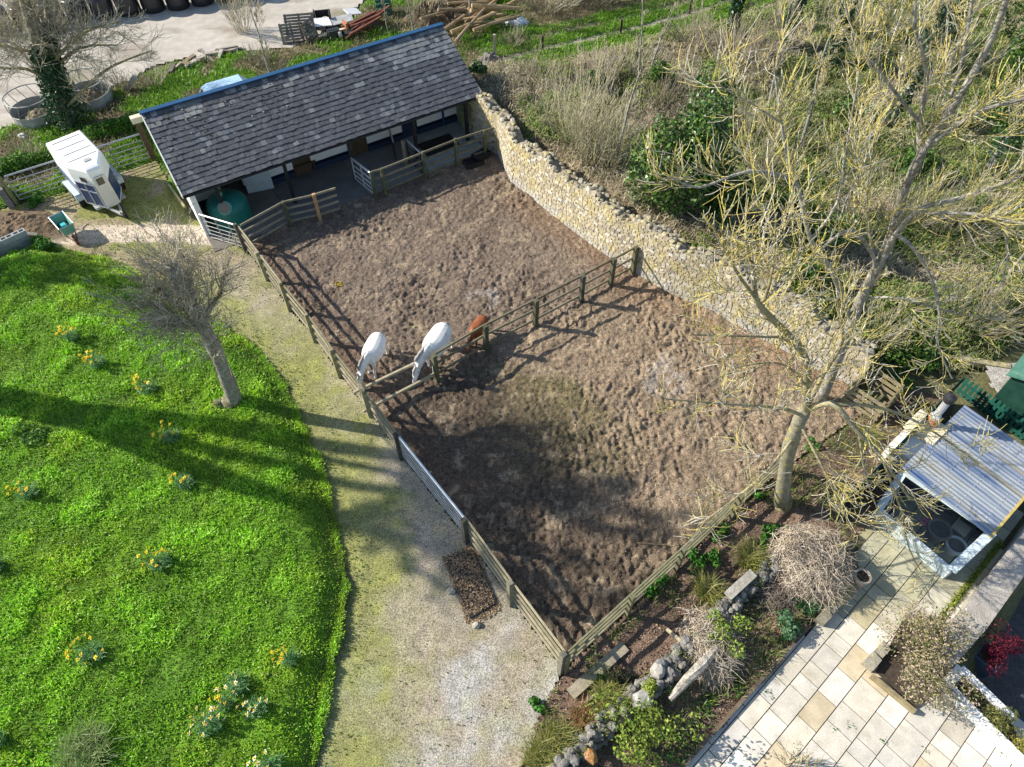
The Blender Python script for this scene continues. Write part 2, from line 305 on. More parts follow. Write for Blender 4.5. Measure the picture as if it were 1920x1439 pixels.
# gravel drive
DRIVE=FENCE_L+atl([(335,372),(292,303),(185,340),(120,364),(0,395),(-160,468),(-400,640),(-100,640),(100,520),(260,560),(430,680),(500,780),(550,900),(575,1000),(590,1100),(570,1230),(540,1439),(520,1800),(980,1800),(985,1439)])
LAWN=atl([(-420,640),(-120,520),(0,490),(70,470),(130,478),(215,500),(300,545),(400,610),(470,655),(520,720),(555,790),(592,870),(617,960),(632,1040),(645,1100),(632,1180),(612,1260),(600,1330),(585,1439),(560,1800),(-900,1800)])
def cdrive(x,y):
    d=ldist(FENCE_L,x,y);n=fbm(x,y,.9,5,11);n2=fbm(x,y,2.5,4,13)
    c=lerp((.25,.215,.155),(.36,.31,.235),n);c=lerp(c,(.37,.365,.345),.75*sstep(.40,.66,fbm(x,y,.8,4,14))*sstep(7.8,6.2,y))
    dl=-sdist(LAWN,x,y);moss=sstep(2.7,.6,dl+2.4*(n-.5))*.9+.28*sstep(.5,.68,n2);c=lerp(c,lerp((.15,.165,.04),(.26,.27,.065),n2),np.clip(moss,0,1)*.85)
    c=lerp(c,(.10,.09,.05),.55*sstep(.42,.08,dl)*sstep(.35,.6,fbm(x,y,.9,3,15)))  # dark soil strip beside the lawn, with the bank's edge shadow painted in
    far=sstep(18.0,20.5,y+.25*x*0);mg=lerp((.19,.20,.05),(.27,.22,.14),sstep(.42,.6,n));c=lerp(c,mg,far*.9)
    pth=ldist(atl([(60,452),(170,440),(300,436),(440,448)]),x,y);c=lerp(c,(.50,.42,.33),sstep(.62,.42,pth+.25*(n2-.5)))
    hp=sdist(atl([(-40,400),(60,402),(150,430),(110,452),(-40,470)]),x,y);c=lerp(c,(.12,.085,.06),sstep(-.3,.3,hp+.5*(n2-.5)))
    return c
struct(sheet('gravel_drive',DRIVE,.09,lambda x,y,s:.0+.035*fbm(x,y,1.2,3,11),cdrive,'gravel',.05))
# lawn, raised above the drive
def zlawn(x,y,s=None):
    s=sdist(LAWN,x,y) if s is None else s
    return .01+.26*sstep(-.05,.75,s)+.10*fbm(x,y,1.6,4,21)*sstep(0,.6,s)+.12*fbm(x,y,.45,2,22)+.09*(fbm(x,y,3.6,3,24)-.5)*sstep(0,.6,s)
def clawn(x,y):
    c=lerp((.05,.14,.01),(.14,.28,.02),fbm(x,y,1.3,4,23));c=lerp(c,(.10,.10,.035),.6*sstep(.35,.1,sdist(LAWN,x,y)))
    return c
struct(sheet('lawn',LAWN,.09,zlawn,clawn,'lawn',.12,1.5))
# paddock
PAD=[FENCE_L[i] for i in range(8)]+[bp(1.2,-.9),bp(12.05,-.95)]+[WALL[i] for i in range(2,11)]+atl([(1640,760),(1460,885),(1262,1062),(1170,1150)])
def zpad(x,y,s=None):
    a=fbm(x,y,1.7,5,41);wx=x+.3*fbm(x,y,2.2,3,1);wy=y+.3*fbm(x,y,2.2,3,2);b=fbm(wx,wy,4.2,5,43);c=fbm(wx*1.3,wy*.8,9,4,47)
    k=.25+1.5*sstep(.38,.66,fbm(x,y,.55,4,45));rd=1-np.abs(b-.5)*2.6
    return .0+.13*(a-.5)+.05*k*(rd-.6)+.115*(.55+.45*k)*(c-.5)-.03*k*sstep(.56,.72,fbm(x,y,3.6,3,49))+.06*fbm(x,y,.35,2,44)+.045*(fbm(wx,wy,17,2,46)-.5)
P_A,P_B=at(817,711),at(1182,511)
def cpad(x,y):
    n=fbm(x,y,1.1,5,51);n2=fbm(x,y,4,3,52)
    c=lerp((.15,.112,.085),(.255,.20,.157),n)
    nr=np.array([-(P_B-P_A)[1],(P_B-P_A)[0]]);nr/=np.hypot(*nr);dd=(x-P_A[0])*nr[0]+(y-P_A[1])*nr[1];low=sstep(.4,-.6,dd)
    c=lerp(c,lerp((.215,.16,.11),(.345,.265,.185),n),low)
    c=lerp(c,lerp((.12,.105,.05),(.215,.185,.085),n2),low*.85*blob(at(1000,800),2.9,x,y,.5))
    dfl=ldist(FENCE_L,x,y);c=lerp(c,lerp((.075,.056,.042),(.14,.105,.076),n2),.9*low*sstep(6.2,2.2,dfl+2.4*(n-.5)));c=lerp(c,(.10,.075,.055),.6*blob(at(830,760),1.8,x,y))  # dark muck towards the drive fence, colour deepened to widen the tree shade
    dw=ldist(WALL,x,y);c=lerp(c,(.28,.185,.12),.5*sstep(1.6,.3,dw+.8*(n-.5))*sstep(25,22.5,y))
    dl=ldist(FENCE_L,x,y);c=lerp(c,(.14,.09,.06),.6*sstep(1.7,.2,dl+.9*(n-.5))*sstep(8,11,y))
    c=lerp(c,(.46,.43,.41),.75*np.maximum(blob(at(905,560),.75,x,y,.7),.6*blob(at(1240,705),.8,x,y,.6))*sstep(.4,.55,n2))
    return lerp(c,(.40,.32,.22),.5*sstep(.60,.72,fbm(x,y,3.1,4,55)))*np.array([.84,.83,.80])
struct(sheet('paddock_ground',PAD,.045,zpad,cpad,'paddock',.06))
# stable floor
fl=MB()
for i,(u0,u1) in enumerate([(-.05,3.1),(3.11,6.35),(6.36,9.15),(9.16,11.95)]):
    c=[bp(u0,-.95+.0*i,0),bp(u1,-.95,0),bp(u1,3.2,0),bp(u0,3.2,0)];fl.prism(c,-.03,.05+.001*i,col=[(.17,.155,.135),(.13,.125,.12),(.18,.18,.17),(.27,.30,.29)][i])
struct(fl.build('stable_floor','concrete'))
# scrub bank behind the wall
SCR=[WALL[i]+np.array([.18,.12,0]) for i in range(len(WALL))]+atl([(1660,700),(1720,690),(1800,700),(1880,660),(2000,560),(2700,560),(2900,-150),(1900,-190),(1560,-75),(1390,-5),(1290,30),(1160,66),(1010,100),(925,122)])
def zscr(x,y,s=None):
    s=sdist(SCR,x,y) if s is None else s
    dw=ldist(WALL,x,y);k=sstep(0,1.2,s)
    return .0+1.05*sstep(7,1,dw)*k*sstep(14,18,y)+k*(.95*fbm(x,y,.42,4,61)**1.4+.55*fbm(x,y,1.4,3,62)**1.3)*sstep(1.6,4,ldist(TRK,x,y))
def cscr(x,y):
    n=fbm(x,y,.5,5,63);c=lerp((.06,.045,.03),(.26,.21,.135),fbm(x,y,1.1,4,64))
    g=sstep(.50,.62,n+.15*sstep(5,13,x)-.02);return lerp(c,lerp((.03,.06,.012),(.10,.15,.03),fbm(x,y,2.2,3,65)),g*.85)
struct(sheet('scrub_ground',SCR,.15,zscr,cscr,'earth',.12,1.2))
# planting bed and patio base
BED=[CORNER+np.array([-.55,-.75,0])]+[CORNER+np.array([.03,-.05,0])]+atl([(1170,1158),(1262,1070),(1460,893),(1640,765),(1720,730),(1790,760),(1720,880),(1660,960),(1600,1010),(1606,1095),(1520,1172),(1281,1436),(1150,1580),(900,1580),(985,1439)])
def cbed(x,y):
    n=fbm(x,y,1.4,4,71);c=lerp((.075,.055,.042),(.17,.12,.085),n);return lerp(c,(.26,.17,.12),.5*sstep(.5,.65,fbm(x,y,.9,4,73)))
struct(sheet('planting_bed',BED,.08,lambda x,y,s:.03+.12*fbm(x,y,1.3,4,72),cbed,'earth',.1))
PAT=atl([(1150,1580),(1281,1436),(1520,1172),(1606,1092),(1602,1008),(1662,958),(1722,880),(1800,790)])+[np.array([14.5,10.2,0]),np.array([12.7,7.2,0]),np.array([10.8,5.5,0]),np.array([10.6,4.7,0]),np.array([11.9,3.3,0]),np.array([9.8,-3,0]),np.array([2,-3,0])]
struct(sheet('patio_bedding',PAT,.15,lambda x,y,s:0*x+.035,lambda x,y:lerp((.05,.05,.03),(.10,.09,.06),fbm(x,y,2,3,74)),'earth',0))
def clip(poly,a,n):
    out=[]
    for i in range(len(poly)):
        p,q=poly[i],poly[(i+1)%len(poly)];dp=(p-a)@n;dq=(q-a)@n
        if dp>=0: out.append(p)
        if dp*dq<0: out.append(p+(q-p)*dp/(dp-dq))
    return out
pa=R(40.9);ax=np.array([math.cos(pa),math.sin(pa)]);ay=np.array([-math.sin(pa),math.cos(pa)]);o2=at(1400,1300)[:2]
pt=MB();K1=at(1281,1436)[:2];K2=at(1520,1172)[:2];kn=np.array([(K2-K1)[1],-(K2-K1)[0]]);kn/=np.hypot(*kn)
rs=random.Random(5);yy=-7.0;row=0
while yy<4.5:
    hgt=rs.choice([.52,.52,.66,.40]);xx=-5-rs.random()
    while xx<9.5:
        w=rs.choice([.42,.62,.62,.82,.82]);q=[o2+ax*(xx+dx)+ay*(yy+dy) for dx,dy in ((.011,.011),(w-.011,.011),(w-.011,hgt-.011),(.011,hgt-.011))]
        ce=o2+ax*(xx+w/2)+ay*(yy+hgt/2);sd=float(sdist(PAT,ce[0],ce[1]))
        if sd>-.45:
            if (ce-K1)@ax<4.6 and ((ce-K2)@ax<.15): q=clip(q,K1+kn*.03,kn)
            if sd>-.02 or len(q)>4 or (ce-K1)@ax<4.6:
                if len(q)>2 and sd>-.3:
                    t=rs.random();c=np.array([.55,.50,.40])*(1-t)+np.array([.62,.59,.53])*t
                    if rs.random()<.08:c=np.array([.52,.44,.30])
                    nr_=float(sstep(5.6,7.0,ce[1]-.1*(ce[0]-9)));c=c*(1-.6*nr_)+np.array([.27,.27,.13])*(.6*nr_);c=c*rs.uniform(.82,1.08)
                    pt.prism(q,.02,.062+rs.uniform(0,.006),col=c)
        xx+=w
    yy+=hgt
struct(pt.build('patio','slab'))
struct(sheet('gravel_court',TAR,.12,lambda x,y,s:-.8+.02*fbm(x,y,2,2,3),lambda x,y:lerp((.075,.07,.07),(.11,.105,.10),fbm(x,y,1.5,3,5)),'tarmac',0))
# ------------------------------------------------------------------ stuff: grass, chips, brambles
def cam_ok(p,mx=120):
    d=p-np.array([0,0,H]);zc=d[:,1]*math.cos(PITCH)-d[:,2]*math.sin(PITCH);yc=d[:,1]*math.sin(PITCH)+d[:,2]*math.cos(PITCH)
    u=960+F*d[:,0]/zc;v=719.5-F*yc/zc;return (u>-mx)&(u<1920+mx)&(v>-mx)&(v<1439+mx)
LE=np.array(LAWN)[:,:2]
q,sd=scatter(LAWN,900);e_=rng.integers(2,len(LE)-3,26000);t_=rng.random(26000)[:,None];eq=LE[e_]*(1-t_)+LE[e_+1]*t_+rng.normal(0,.13,(26000,2));es=sdist(LAWN,eq[:,0],eq[:,1]);k=(es<0)&(es>-.36*fbm(eq[:,0],eq[:,1],2.2,3,19)**.8);q=np.concatenate([q,eq[k]]);sd=np.concatenate([sd,es[k]]);P=np.stack([q[:,0],q[:,1],zlawn(q[:,0],q[:,1],sd)-.01],1);k=cam_ok(P);P=P[k];sd=sd[k];n=len(P)
pn=fbm(P[:,0],P[:,1],1.5,4,81);pk=fbm(P[:,0],P[:,1],.6,3,83)
C=mixc([(.19,.43,.012),(.27,.55,.02),(.40,.63,.05),(.06,.17,.014),(.33,.50,.07)],n);C*=(.2+1.6*pn)[:,None];C=lerp(C,C*np.array([1.25,1.05,1.0]),sstep(.45,.65,pk))
stuff(quads('lawn_grass',blades(P,(.03+.17*pn**1.5*rng.uniform(.5,1.5,n)),rng.uniform(.018,.036,n),rng.uniform(.2,1.1,n)),np.tile(C,(2,1)),'grass'))
q,sd=scatter(VERGE,260,.2);P=np.stack([q[:,0],q[:,1],zverge(q[:,0],q[:,1],sd)-.02],1);g=fbm(q[:,0],q[:,1],.55,4,7);k=cam_ok(P)&(rng.random(len(P))<1.1-.5*sstep(.45,.62,g));P=P[k];g=g[k];n=len(P)
C=lerp(mixc([(.14,.33,.012),(.26,.44,.03),(.09,.2,.02)],n),mixc([(.36,.30,.18),(.20,.16,.10),(.12,.17,.04)],n),sstep(.44,.58,g))
stuff(quads('verge_grass',blades(P,rng.uniform(.10,.34,n),rng.uniform(.02,.045,n),rng.uniform(.2,1.2,n)),np.tile(C,(2,1)),'grass'))
q,sd=scatter(TRKP,420,.1);d=ldist(TRK,q[:,0],q[:,1]);k=np.abs(d-.62)>.22;q=q[k];P=np.stack([q[:,0],q[:,1],ztrack(q[:,0],q[:,1],0)-.01],1);n=len(P)
stuff(quads('track_grass',blades(P,rng.uniform(.05,.2,n),rng.uniform(.02,.04,n),rng.uniform(.2,1.1,n)),np.tile(mixc([(.13,.30,.012),(.24,.42,.03),(.16,.30,.03)],n),(2,1)),'grass'))
# sparse weeds and moss tufts on the drive
q,sd=scatter(DRIVE,200,.1);dl=-sdist(LAWN,q[:,0],q[:,1]);far=q[:,1]>18.5;k=(dl>0)&(rng.random(len(q))<np.clip(sstep(1.3,0,dl)*.9+.05+far*.35,0,1))&(fbm(q[:,0],q[:,1],1.3,3,17)>.45);q=q[k];P=np.stack([q[:,0],q[:,1],.0+.035*fbm(q[:,0],q[:,1],1.2,3,11)],1);n=len(P)
stuff(quads('drive_weeds',blades(P,rng.uniform(.02,.07,n),rng.uniform(.02,.04,n),rng.uniform(.3,1.2,n)),np.tile(mixc([(.16,.25,.03),(.26,.28,.05),(.08,.19,.02)],n),(2,1)),'grass'))
# straw and chips trodden into the paddock
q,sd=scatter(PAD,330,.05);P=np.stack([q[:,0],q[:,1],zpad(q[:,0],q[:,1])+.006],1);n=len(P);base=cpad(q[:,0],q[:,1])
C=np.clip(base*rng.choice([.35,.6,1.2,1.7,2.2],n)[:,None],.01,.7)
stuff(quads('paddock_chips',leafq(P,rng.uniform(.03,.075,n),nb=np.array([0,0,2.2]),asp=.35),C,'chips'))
q,sd=scatter(BED,300,.05);P=np.stack([q[:,0],q[:,1],.045+.12*fbm(q[:,0],q[:,1],1.3,4,72)],1);n=len(P)
stuff(quads('bark_mulch',leafq(P,rng.uniform(.03,.08,n),nb=np.array([0,0,2.])),mixc([(.22,.14,.09),(.35,.25,.18),(.08,.055,.04),(.15,.10,.07)],n),'chips'))
# bramble scrub
q,sd=scatter(SCR,230,.0);k=ldist(TRK,q[:,0],q[:,1])>2.0+rng.random(len(q))*.9;q=q[k];sd=sd[k];P=np.stack([q[:,0],q[:,1],zscr(q[:,0],q[:,1],sd)-.05],1);k=cam_ok(P,200);P=P[k];n=len(P)
mn=fbm(P[:,0],P[:,1],.5,5,63);g=sstep(.50,.62,mn+.15*sstep(5,13,P[:,0])-.02)
C=lerp(mixc([(.50,.43,.30),(.30,.25,.16),(.60,.54,.41),(.10,.08,.055),(.38,.35,.18)],n),mixc([(.28,.30,.10),(.38,.36,.2),(.14,.18,.05)],n),g)
stuff(quads('bramble_stems',blades(P,rng.uniform(.15,.75,n),rng.uniform(.010,.028,n),rng.uniform(.4,1.7,n),droop=1.0),np.tile(C,(2,1)),'stem'))
q,sd=scatter(SCR,330,.0);mn=fbm(q[:,0],q[:,1],.5,5,63);g=sstep(.46,.56,mn+.15*sstep(5,13,q[:,0])-.02);k=rng.random(len(q))<g*.95+.05;q=q[k];sd=sd[k]
P=np.stack([q[:,0],q[:,1],zscr(q[:,0],q[:,1],sd)+rng.uniform(-.02,.4,len(q))*fbm(q[:,0],q[:,1],1.6,3,62)],1);P=P[cam_ok(P,200)];n=len(P)
stuff(quads('ground_ivy',leafq(P,rng.uniform(.07,.15,n),nb=np.array([0,0,.8])),mixc([(.09,.19,.02),(.2,.32,.04),(.32,.42,.08),(.03,.07,.012)],n),'leaf'))
# ------------------------------------------------------------------ stable
ST=thing('stable_building','long white stable with grey slate roof, blue ridge and open porch on black posts','stable',bp(0,0,0))
SL=1.5/3.31
def rz(v): return 2.1+SL*v
rf=MB();rr=random.Random(3)
nv=np.array([0,0,1.])-BV*SL;nv/=np.linalg.norm(nv);vv=BV+np.array([0,0,SL]);vv/=np.linalg.norm(vv)
slope_len=math.hypot(3.36,3.36*SL);rows=16;g_=slope_len/rows
for i in range(rows):
    u=-.28+(-.107 if i%2 else 0)
    while u<12.33:
        w=.215;u0=max(u,-.28);u1=min(u+w,12.36)
        if u1-u0>.03:
            t=rr.random();c=np.array([.064,.068,.076])*(1-t)+np.array([.092,.096,.106])*t
            big=vn(u*.6+3,i*.35,7)
            if big>.68 and rr.random()<.3:c=c*1.7
            if u>9.2 and i>9 and rr.random()<.75:c=np.array([.17,.18,.185])*rr.uniform(.8,1.15)
            if rr.random()<.025:c=np.array([.16,.17,.17])
            if i>=13 and rr.random()<.35:c=np.array([.26,.26,.25])*rr.uniform(.6,1)
            o=bp(0,-.05,rz(-.05))+vv*(i*g_+rr.uniform(-.02,.02));tl=rr.uniform(-.006,.010)
            a=o+BU*(u0+.003)+nv*(.030+tl);b=o+BU*(u1-.003)+nv*(.030+rr.uniform(-.006,.010));L_=vv*(g_*1.12);dn=nv*-.022
            V=[a,b,b+L_+dn,a+L_+dn];V+= [p-nv*.012 for p in V];rf.add(V,[(0,1,2,3),(7,6,5,4),(0,4,5,1),(1,5,6,2),(3,2,6,7),(0,3,7,4)],c)
        u+=w
roof=rf.build('roof','slate',ST)
mb=MB();mb.col=(.03,.03,.03)
A_=[bp(-.24,-.02,rz(-.02)-.005),bp(12.32,-.02,rz(-.02)-.005),bp(12.32,3.3,rz(3.3)-.005),bp(-.24,3.3,rz(3.3)-.005)];V=A_+[p-np.array([0,0,.05]) for p in A_]
mb.add(V,[(0,1,2,3),(7,6,5,4),(0,4,5,1),(1,5,6,2),(2,6,7,3),(3,7,4,0)]);mb.build('roof_deck','black',roof)
# moss and dead leaf debris lying on the slates
mm=MB()
for i in range(90):
    u=rr.uniform(-.1,12.2);v=3.2*rr.random()**.8
    if i<150:u=rr.uniform(0,5);v=rr.uniform(1.6,3.2)
    mm.rock(bp(u,v,rz(v)+.035),rr.uniform(.018,.05),col=rr.choice([(.05,.04,.025),(.10,.09,.03),(.14,.10,.05),(.03,.03,.025),(.35,.34,.3)]),sq=(1,.7,.4))
stuff(mm.build('moss','chips',roof))
mb=MB();a=bp(-.28,3.28,rz(3.28)+.045);b=bp(12.36,3.28,rz(3.28)+.045)
mb.beam(bp(-.3,3.33,rz(3.33)+.045),bp(12.4,3.33,rz(3.33)+.045),.20,.05);mb.beam(bp(-.3,3.45,rz(3.3)-.08),bp(12.4,3.45,rz(3.3)-.08),.03,.32);mb.build('ridge_capping','blue',ST)
mb=MB();mb.beam(bp(-.2,.03,2.0),bp(12.3,.03,2.0),.05,.13);mb.build('fascia','black',ST)
mb=MB();mb.tube([bp(-.22,-.06,2.02),bp(12.32,-.06,2.02)],.045,8);mb.build('gutter','black',ST)
for u in (.95,3.61,6.28,9.15,11.6):
    mb=MB();mb.box(bp(u,.2,.93),(.12,.12,1.86),[BU,BV,(0,0,1)]);mb.build('post','black',ST)
mb=MB();mb.beam(bp(0,.2,1.98),bp(12.0,.2,1.98),.12,.12);mb.build('beam','black',ST)
def wallseg(u0,u1,v=1.80):
    mb=MB();mb.box(bp((u0+u1)/2,v+.1,1.62),(u1-u0,.2,2.4),[BU,BV,(0,0,1)]);return mb
WS=[(.1,1.25),(2.15,4.25),(5.05,6.85),(7.6,9.25),(10.0,12.0)]
for u0,u1 in WS:
    w=wallseg(u0,u1).build('front_wall','white',ST)
    mb=MB();mb.box(bp((u0+u1)/2,1.89,.16),(u1-u0,.24,.26),[BU,BV,(0,0,1)]);mb.build('plinth','navy',w)
mb=MB();mb.box(bp(6,1.91,2.45),(11.8,.17,.55),[BU,BV,(0,0,1)]);mb.build('lintel','white',ST)
mb=MB()
gz=[bp(-.05,.1),bp(-.05,3.3),bp(.15,3.3),bp(.15,.1)];mb.prism(gz,0,[rz(.1)-.07,rz(3.3)-.07,rz(3.3)-.07,rz(.1)-.07]);mb.build('gable_wall','white',ST)
mb=MB();mb.prism([bp(11.9,2.2),bp(11.9,3.3),bp(12.1,3.3),bp(12.1,2.2)],0,[rz(2.2)-.07,rz(3.3)-.07,rz(3.3)-.07,rz(2.2)-.07]);mb.build('gable_wall','white',ST)
mb=MB();mb.prism([bp(.15,3.1),bp(11.9,3.1),bp(11.9,3.29),bp(.15,3.29)],0,rz(3.2)-.1);mb.build('back_wall','white',ST)
mb=MB();mb.beam(bp(-.26,-.05,rz(-.05)-.05),bp(-.26,3.3,rz(3.3)-.05),.04,.16);mb.build('barge_board','white',ST)
mb=MB();mb.box(bp(-.42,3.4,3.45),(.5,.25,.22),[BU,BV,(0,0,1)]);mb.build('gutter_box','cream',ST)
for u0,u1,m_,z1 in ((4.25,5.05,'dkwood',1.25),(6.85,7.6,'dkwood',2.0),(9.25,10.0,'navy',2.0)):
    mb=MB();n=int((u1-u0)/.13)
    for i in range(n):
        w=(u1-u0)/n;mb.box(bp(u0+w*(i+.5),1.87+.004*(i%2),.05+z1/2),(w-.008,.05,z1),[BU,BV,(0,0,1)])
    d=mb.build('stable_door',m_,ST);mb=MB();mb.box(bp(u1-.1,1.825,1.0),(.12,.03,.03),[BU,BV,(0,0,1)]);mb.build('bolt','galvd',d)
mb=MB();dx=BU*math.cos(R(-12))+BV*math.sin(R(-12));mb.box(bp(2.2,1.75,.68)+dx*.52,(1.05,.05,1.2),[dx,np.cross((0,0,1),dx),(0,0,1)]);d=mb.build('open_door','frame',ST);d['label']='pale grey lower stable door standing open'
mb=MB();mb.tube([bp(4.35,1.7,.0),bp(4.35,1.7,.5)],.03);mb.tube([bp(5.1,1.7,0),bp(5.1,1.7,.5)],.03);mb.beam(bp(4.25,1.7,.52),bp(5.2,1.7,.52),.1,.04);mb.build('bar','dkwood',ST)
mb=MB();mb.tube([bp(11.25,1.72,2.3),bp(11.25,1.72,.15)],.05,8);mb.build('downpipe','blue',ST)
# ------------------------------------------------------------------ boundary wall
def path_pts(Pl):
    P=np.asarray(Pl)[:,:2];d=np.r_[0,np.cumsum(np.hypot(*np.diff(P,axis=0).T))]
    def f(s):
        p=np.array([np.interp(s,d,P[:,0]),np.interp(s,d,P[:,1])]);q=np.array([np.interp(s+.15,d,P[:,0]),np.interp(s+.15,d,P[:,1])])-np.array([np.interp(s-.15,d,P[:,0]),np.interp(s-.15,d,P[:,1])]);q/=np.hypot(*q);return p,q
    return f,d[-1]
f_,Lw=path_pts(WALL)
def whgt(s): return np.interp(s,[0,3,9,15,19,21.5,24,30],[2.1,2.1,2.15,2.2,2.1,1.75,1.3,.6])*(1+.05*math.sin(s*2.3)+.04*math.sin(s*5.1))
SW=thing('stone_boundary_wall','tall rubble stone wall with yellow lichen and loose capstones beside the paddock','wall',(*WALL[4][:2],0))
mb=MB();rw=random.Random(9);st=.5;s=0;pts=[]
while s<Lw: pts.append((s,*f_(s),whgt(s)));s+=st
for a,b in zip(pts[:-1],pts[1:]):
    for (s0,p,q,h),(s1,p2,q2,h2) in ((a,b),):
        n0=np.array([-q[1],q[0]]);n1=np.array([-q2[1],q2[0]]);mb.prism([p-n0*.035,p2-n1*.035,p2+n1*.42,p+n0*.42],-.1,[h-.1,h2-.1,h2-.1,h-.1])
mb.build('wall_core','mortar',SW)
mb=MB();z=0;ci=0
def stone(mb,c,q,n,w,d,h,col,rw,j=.025):
    V=[]
    for zz in (-1,1):
        for x,y in ((-1,-1),(1,-1),(1,1),(-1,1)):
            k=.86 if y<0 else 1
            V.append(np.array([*(c[:2]+q*(x*w/2*k+rw.uniform(-j,j))+n*(y*d/2+rw.uniform(-j,j)*.6)),c[2]+zz*h/2*k+rw.uniform(-j,j)*.6]))
    mb.add(V,[(3,2,1,0),(4,5,6,7),(0,1,5,4),(1,2,6,5),(2,3,7,6),(3,0,4,7)],col)
while z<2.25:
    hh=rw.uniform(.075,.135);s=rw.uniform(0,.15)
    while s<Lw:
        w=rw.uniform(.10,.27)
        if z<whgt(s+w/2)-.12:
            p,q=f_(s+w/2);n=np.array([-q[1],q[0]]);t=rw.random();c=np.array([.38,.33,.22])*(1-t)+np.array([.52,.46,.33])*t
            if rw.random()<.18:c=np.array([.34,.30,.24])
            if rw.random()<.12:c=np.array([.58,.55,.47])
            c=c*rw.uniform(.8,1.1);lo=sstep(.55,0,z);c=lerp(c,np.array([.5,.49,.45])*rw.uniform(.7,1.05),float(lo)*.8)
            if s<3.0: c=c*np.array([.6,.7,.55])
            stone(mb,np.array([*p,z+hh/2]),q,n,w-.006,.12+rw.uniform(0,.022),hh-.004,c,rw,.012)
        s+=w
    z+=hh
mb.build('wall_face','rubble',SW)
mb=MB();s=0
while s<Lw:
    p,q=f_(s);n=np.array([-q[1],q[0]]);h=whgt(s)
    for k in range(2):
        if rw.random()<.88:
            t=rw.random();c=(np.array([.20,.185,.15])*(1-t)+np.array([.36,.33,.26])*t)*rw.uniform(.7,1.1);w=rw.uniform(.14,.34)
            ang=math.atan2(q[1],q[0])+rw.uniform(-.5,.5)
            mb.rock((*(p+n*(.06+.27*k+rw.uniform(-.05,.05))),h-.06+rw.uniform(0,.06)),w/2,c,(1,rw.uniform(.6,.9),rw.uniform(.35,.55)),ang)
    s+=rw.uniform(.14,.26)
mb.build('capstone_course','rubble',SW)
# ------------------------------------------------------------------ fences and gates
WOODC=[(.25,.22,.14),(.31,.28,.19),(.21,.19,.12),(.34,.30,.19)]
DARKC=[(.075,.075,.045),(.10,.10,.055),(.06,.06,.045)]
def fence(name,label,pts,nr,hgt,pcol,rcol,rh=.085,ps=.11,side=1,postidx=None,pext=.06,group=None,rw_=.04,zb=0,plist=None):
    pts=[np.asarray(p,float) for p in pts];t=thing(name,label,'fence',(pts[0][0],pts[0][1],0),group);rg=random.Random(len(label)+nr)
    for i,p in enumerate(pts):
        if postidx is not None and i not in postidx: continue
        q=pts[min(i+1,len(pts)-1)]-pts[max(i-1,0)];q=q[:2]/np.hypot(*q[:2]);n=np.array([-q[1],q[0]])*side
        mb=MB();a=math.atan2(q[1],q[0]);c=np.array([*(p[:2]-n*(ps/2+rw_/2)),0]);hh=hgt+pext+rg.uniform(-.02,.03)
        ln=np.array([rg.uniform(-.02,.02),rg.uniform(-.02,.02),0])
        V=[];
        for z,d in ((-.1,0*ln),(hh,ln)):
            for x,y in ((-1,-1),(1,-1),(1,1),(-1,1)):
                V.append(c+d+np.array([x*ps/2*math.cos(a)-y*ps/2*math.sin(a),x*ps/2*math.sin(a)+y*ps/2*math.cos(a),z]))
        mb.add(V,[(3,2,1,0),(4,5,6,7),(0,1,5,4),(1,2,6,5),(2,3,7,6),(3,0,4,7)],rg.choice(pcol) if not plist else plist.get(i,rg.choice(pcol)));mb.build('post','wood',t)
    for r in range(nr):
        z=hgt-rh/2-(hgt-.12-rh)*r/max(nr-1,1)*.93
        for i in range(0,len(pts)-1,2):
            seg=pts[i:i+3];a,b=seg[0],seg[-1]
            mb=MB();z0=z+rg.uniform(-.015,.015);z1=z+rg.uniform(-.015,.015);col=rg.choice(rcol)
            for k in range(len(seg)-1):
                za=z0+(z1-z0)*k/(len(seg)-1);zc=z0+(z1-z0)*(k+1)/(len(seg)-1);mb.beam((*seg[k][:2],za),(*seg[k+1][:2],zc),rw_,rh,col)
            mb.build('rail','wood',t)
    return t
def tb(a,b,n): return [a+(b-a)*i/n for i in range(n+1)]
gA=FENCE_L[1];gB=FENCE_L[2]
up_=at(465,472);fence('post_and_rail_fence','weathered four rail fence between drive and paddock, from stable to galvanised gate',tb(up_,at(547,582),2)[:-1]+[at(547,582),at(594,640),at(641,706),at(697,779),gB],4,1.3,[(.24,.22,.12),(.3,.28,.16)],WOODC,side=1,plist={0:(.10,.085,.07),6:(.05,.045,.04)})
fence('post_and_rail_fence','short weathered fence beside the chip covered frame, ending at the paddock corner',[gA,at(962,1130),CORNER],4,1.35,[(.15,.14,.11),(.19,.18,.13)],WOODC,side=1,plist={0:(.055,.052,.045)},ps=.13)
fence('post_and_rail_fence','weathered post and rail fence along the bottom edge of the paddock, beside the planted bed',[CORNER,at(1170,1152),at(1262,1068),at(1365,970),at(1460,885)],4,1.3,[(.12,.12,.07),(.15,.14,.08)],[(.20,.19,.11),(.24,.22,.14),(.17,.165,.10)],side=1)
X=[at(817,711),at(909,656),at(1001,609),at(1086,564),at(1141,534),at(1183,511),at(1195,505)]
fence('post_and_rail_fence','dark three rail fence dividing the paddock in two, ending against the stone wall',X,3,1.22,DARKC,[(.17,.155,.10),(.13,.12,.075),(.2,.18,.12)],side=1,postidx=[0,1,2,3,4,5],ps=.14)
fence('post_and_rail_fence','four rail fence with one new orange post in front of the green tank',[up_+np.array([.05,.1,0]),at(545,425),at(600,412),at(640,399)],4,1.2,DARKC,[(.22,.20,.15),(.27,.24,.17)],side=1,postidx=[1,2],plist={2:(.42,.25,.12)},ps=.12)
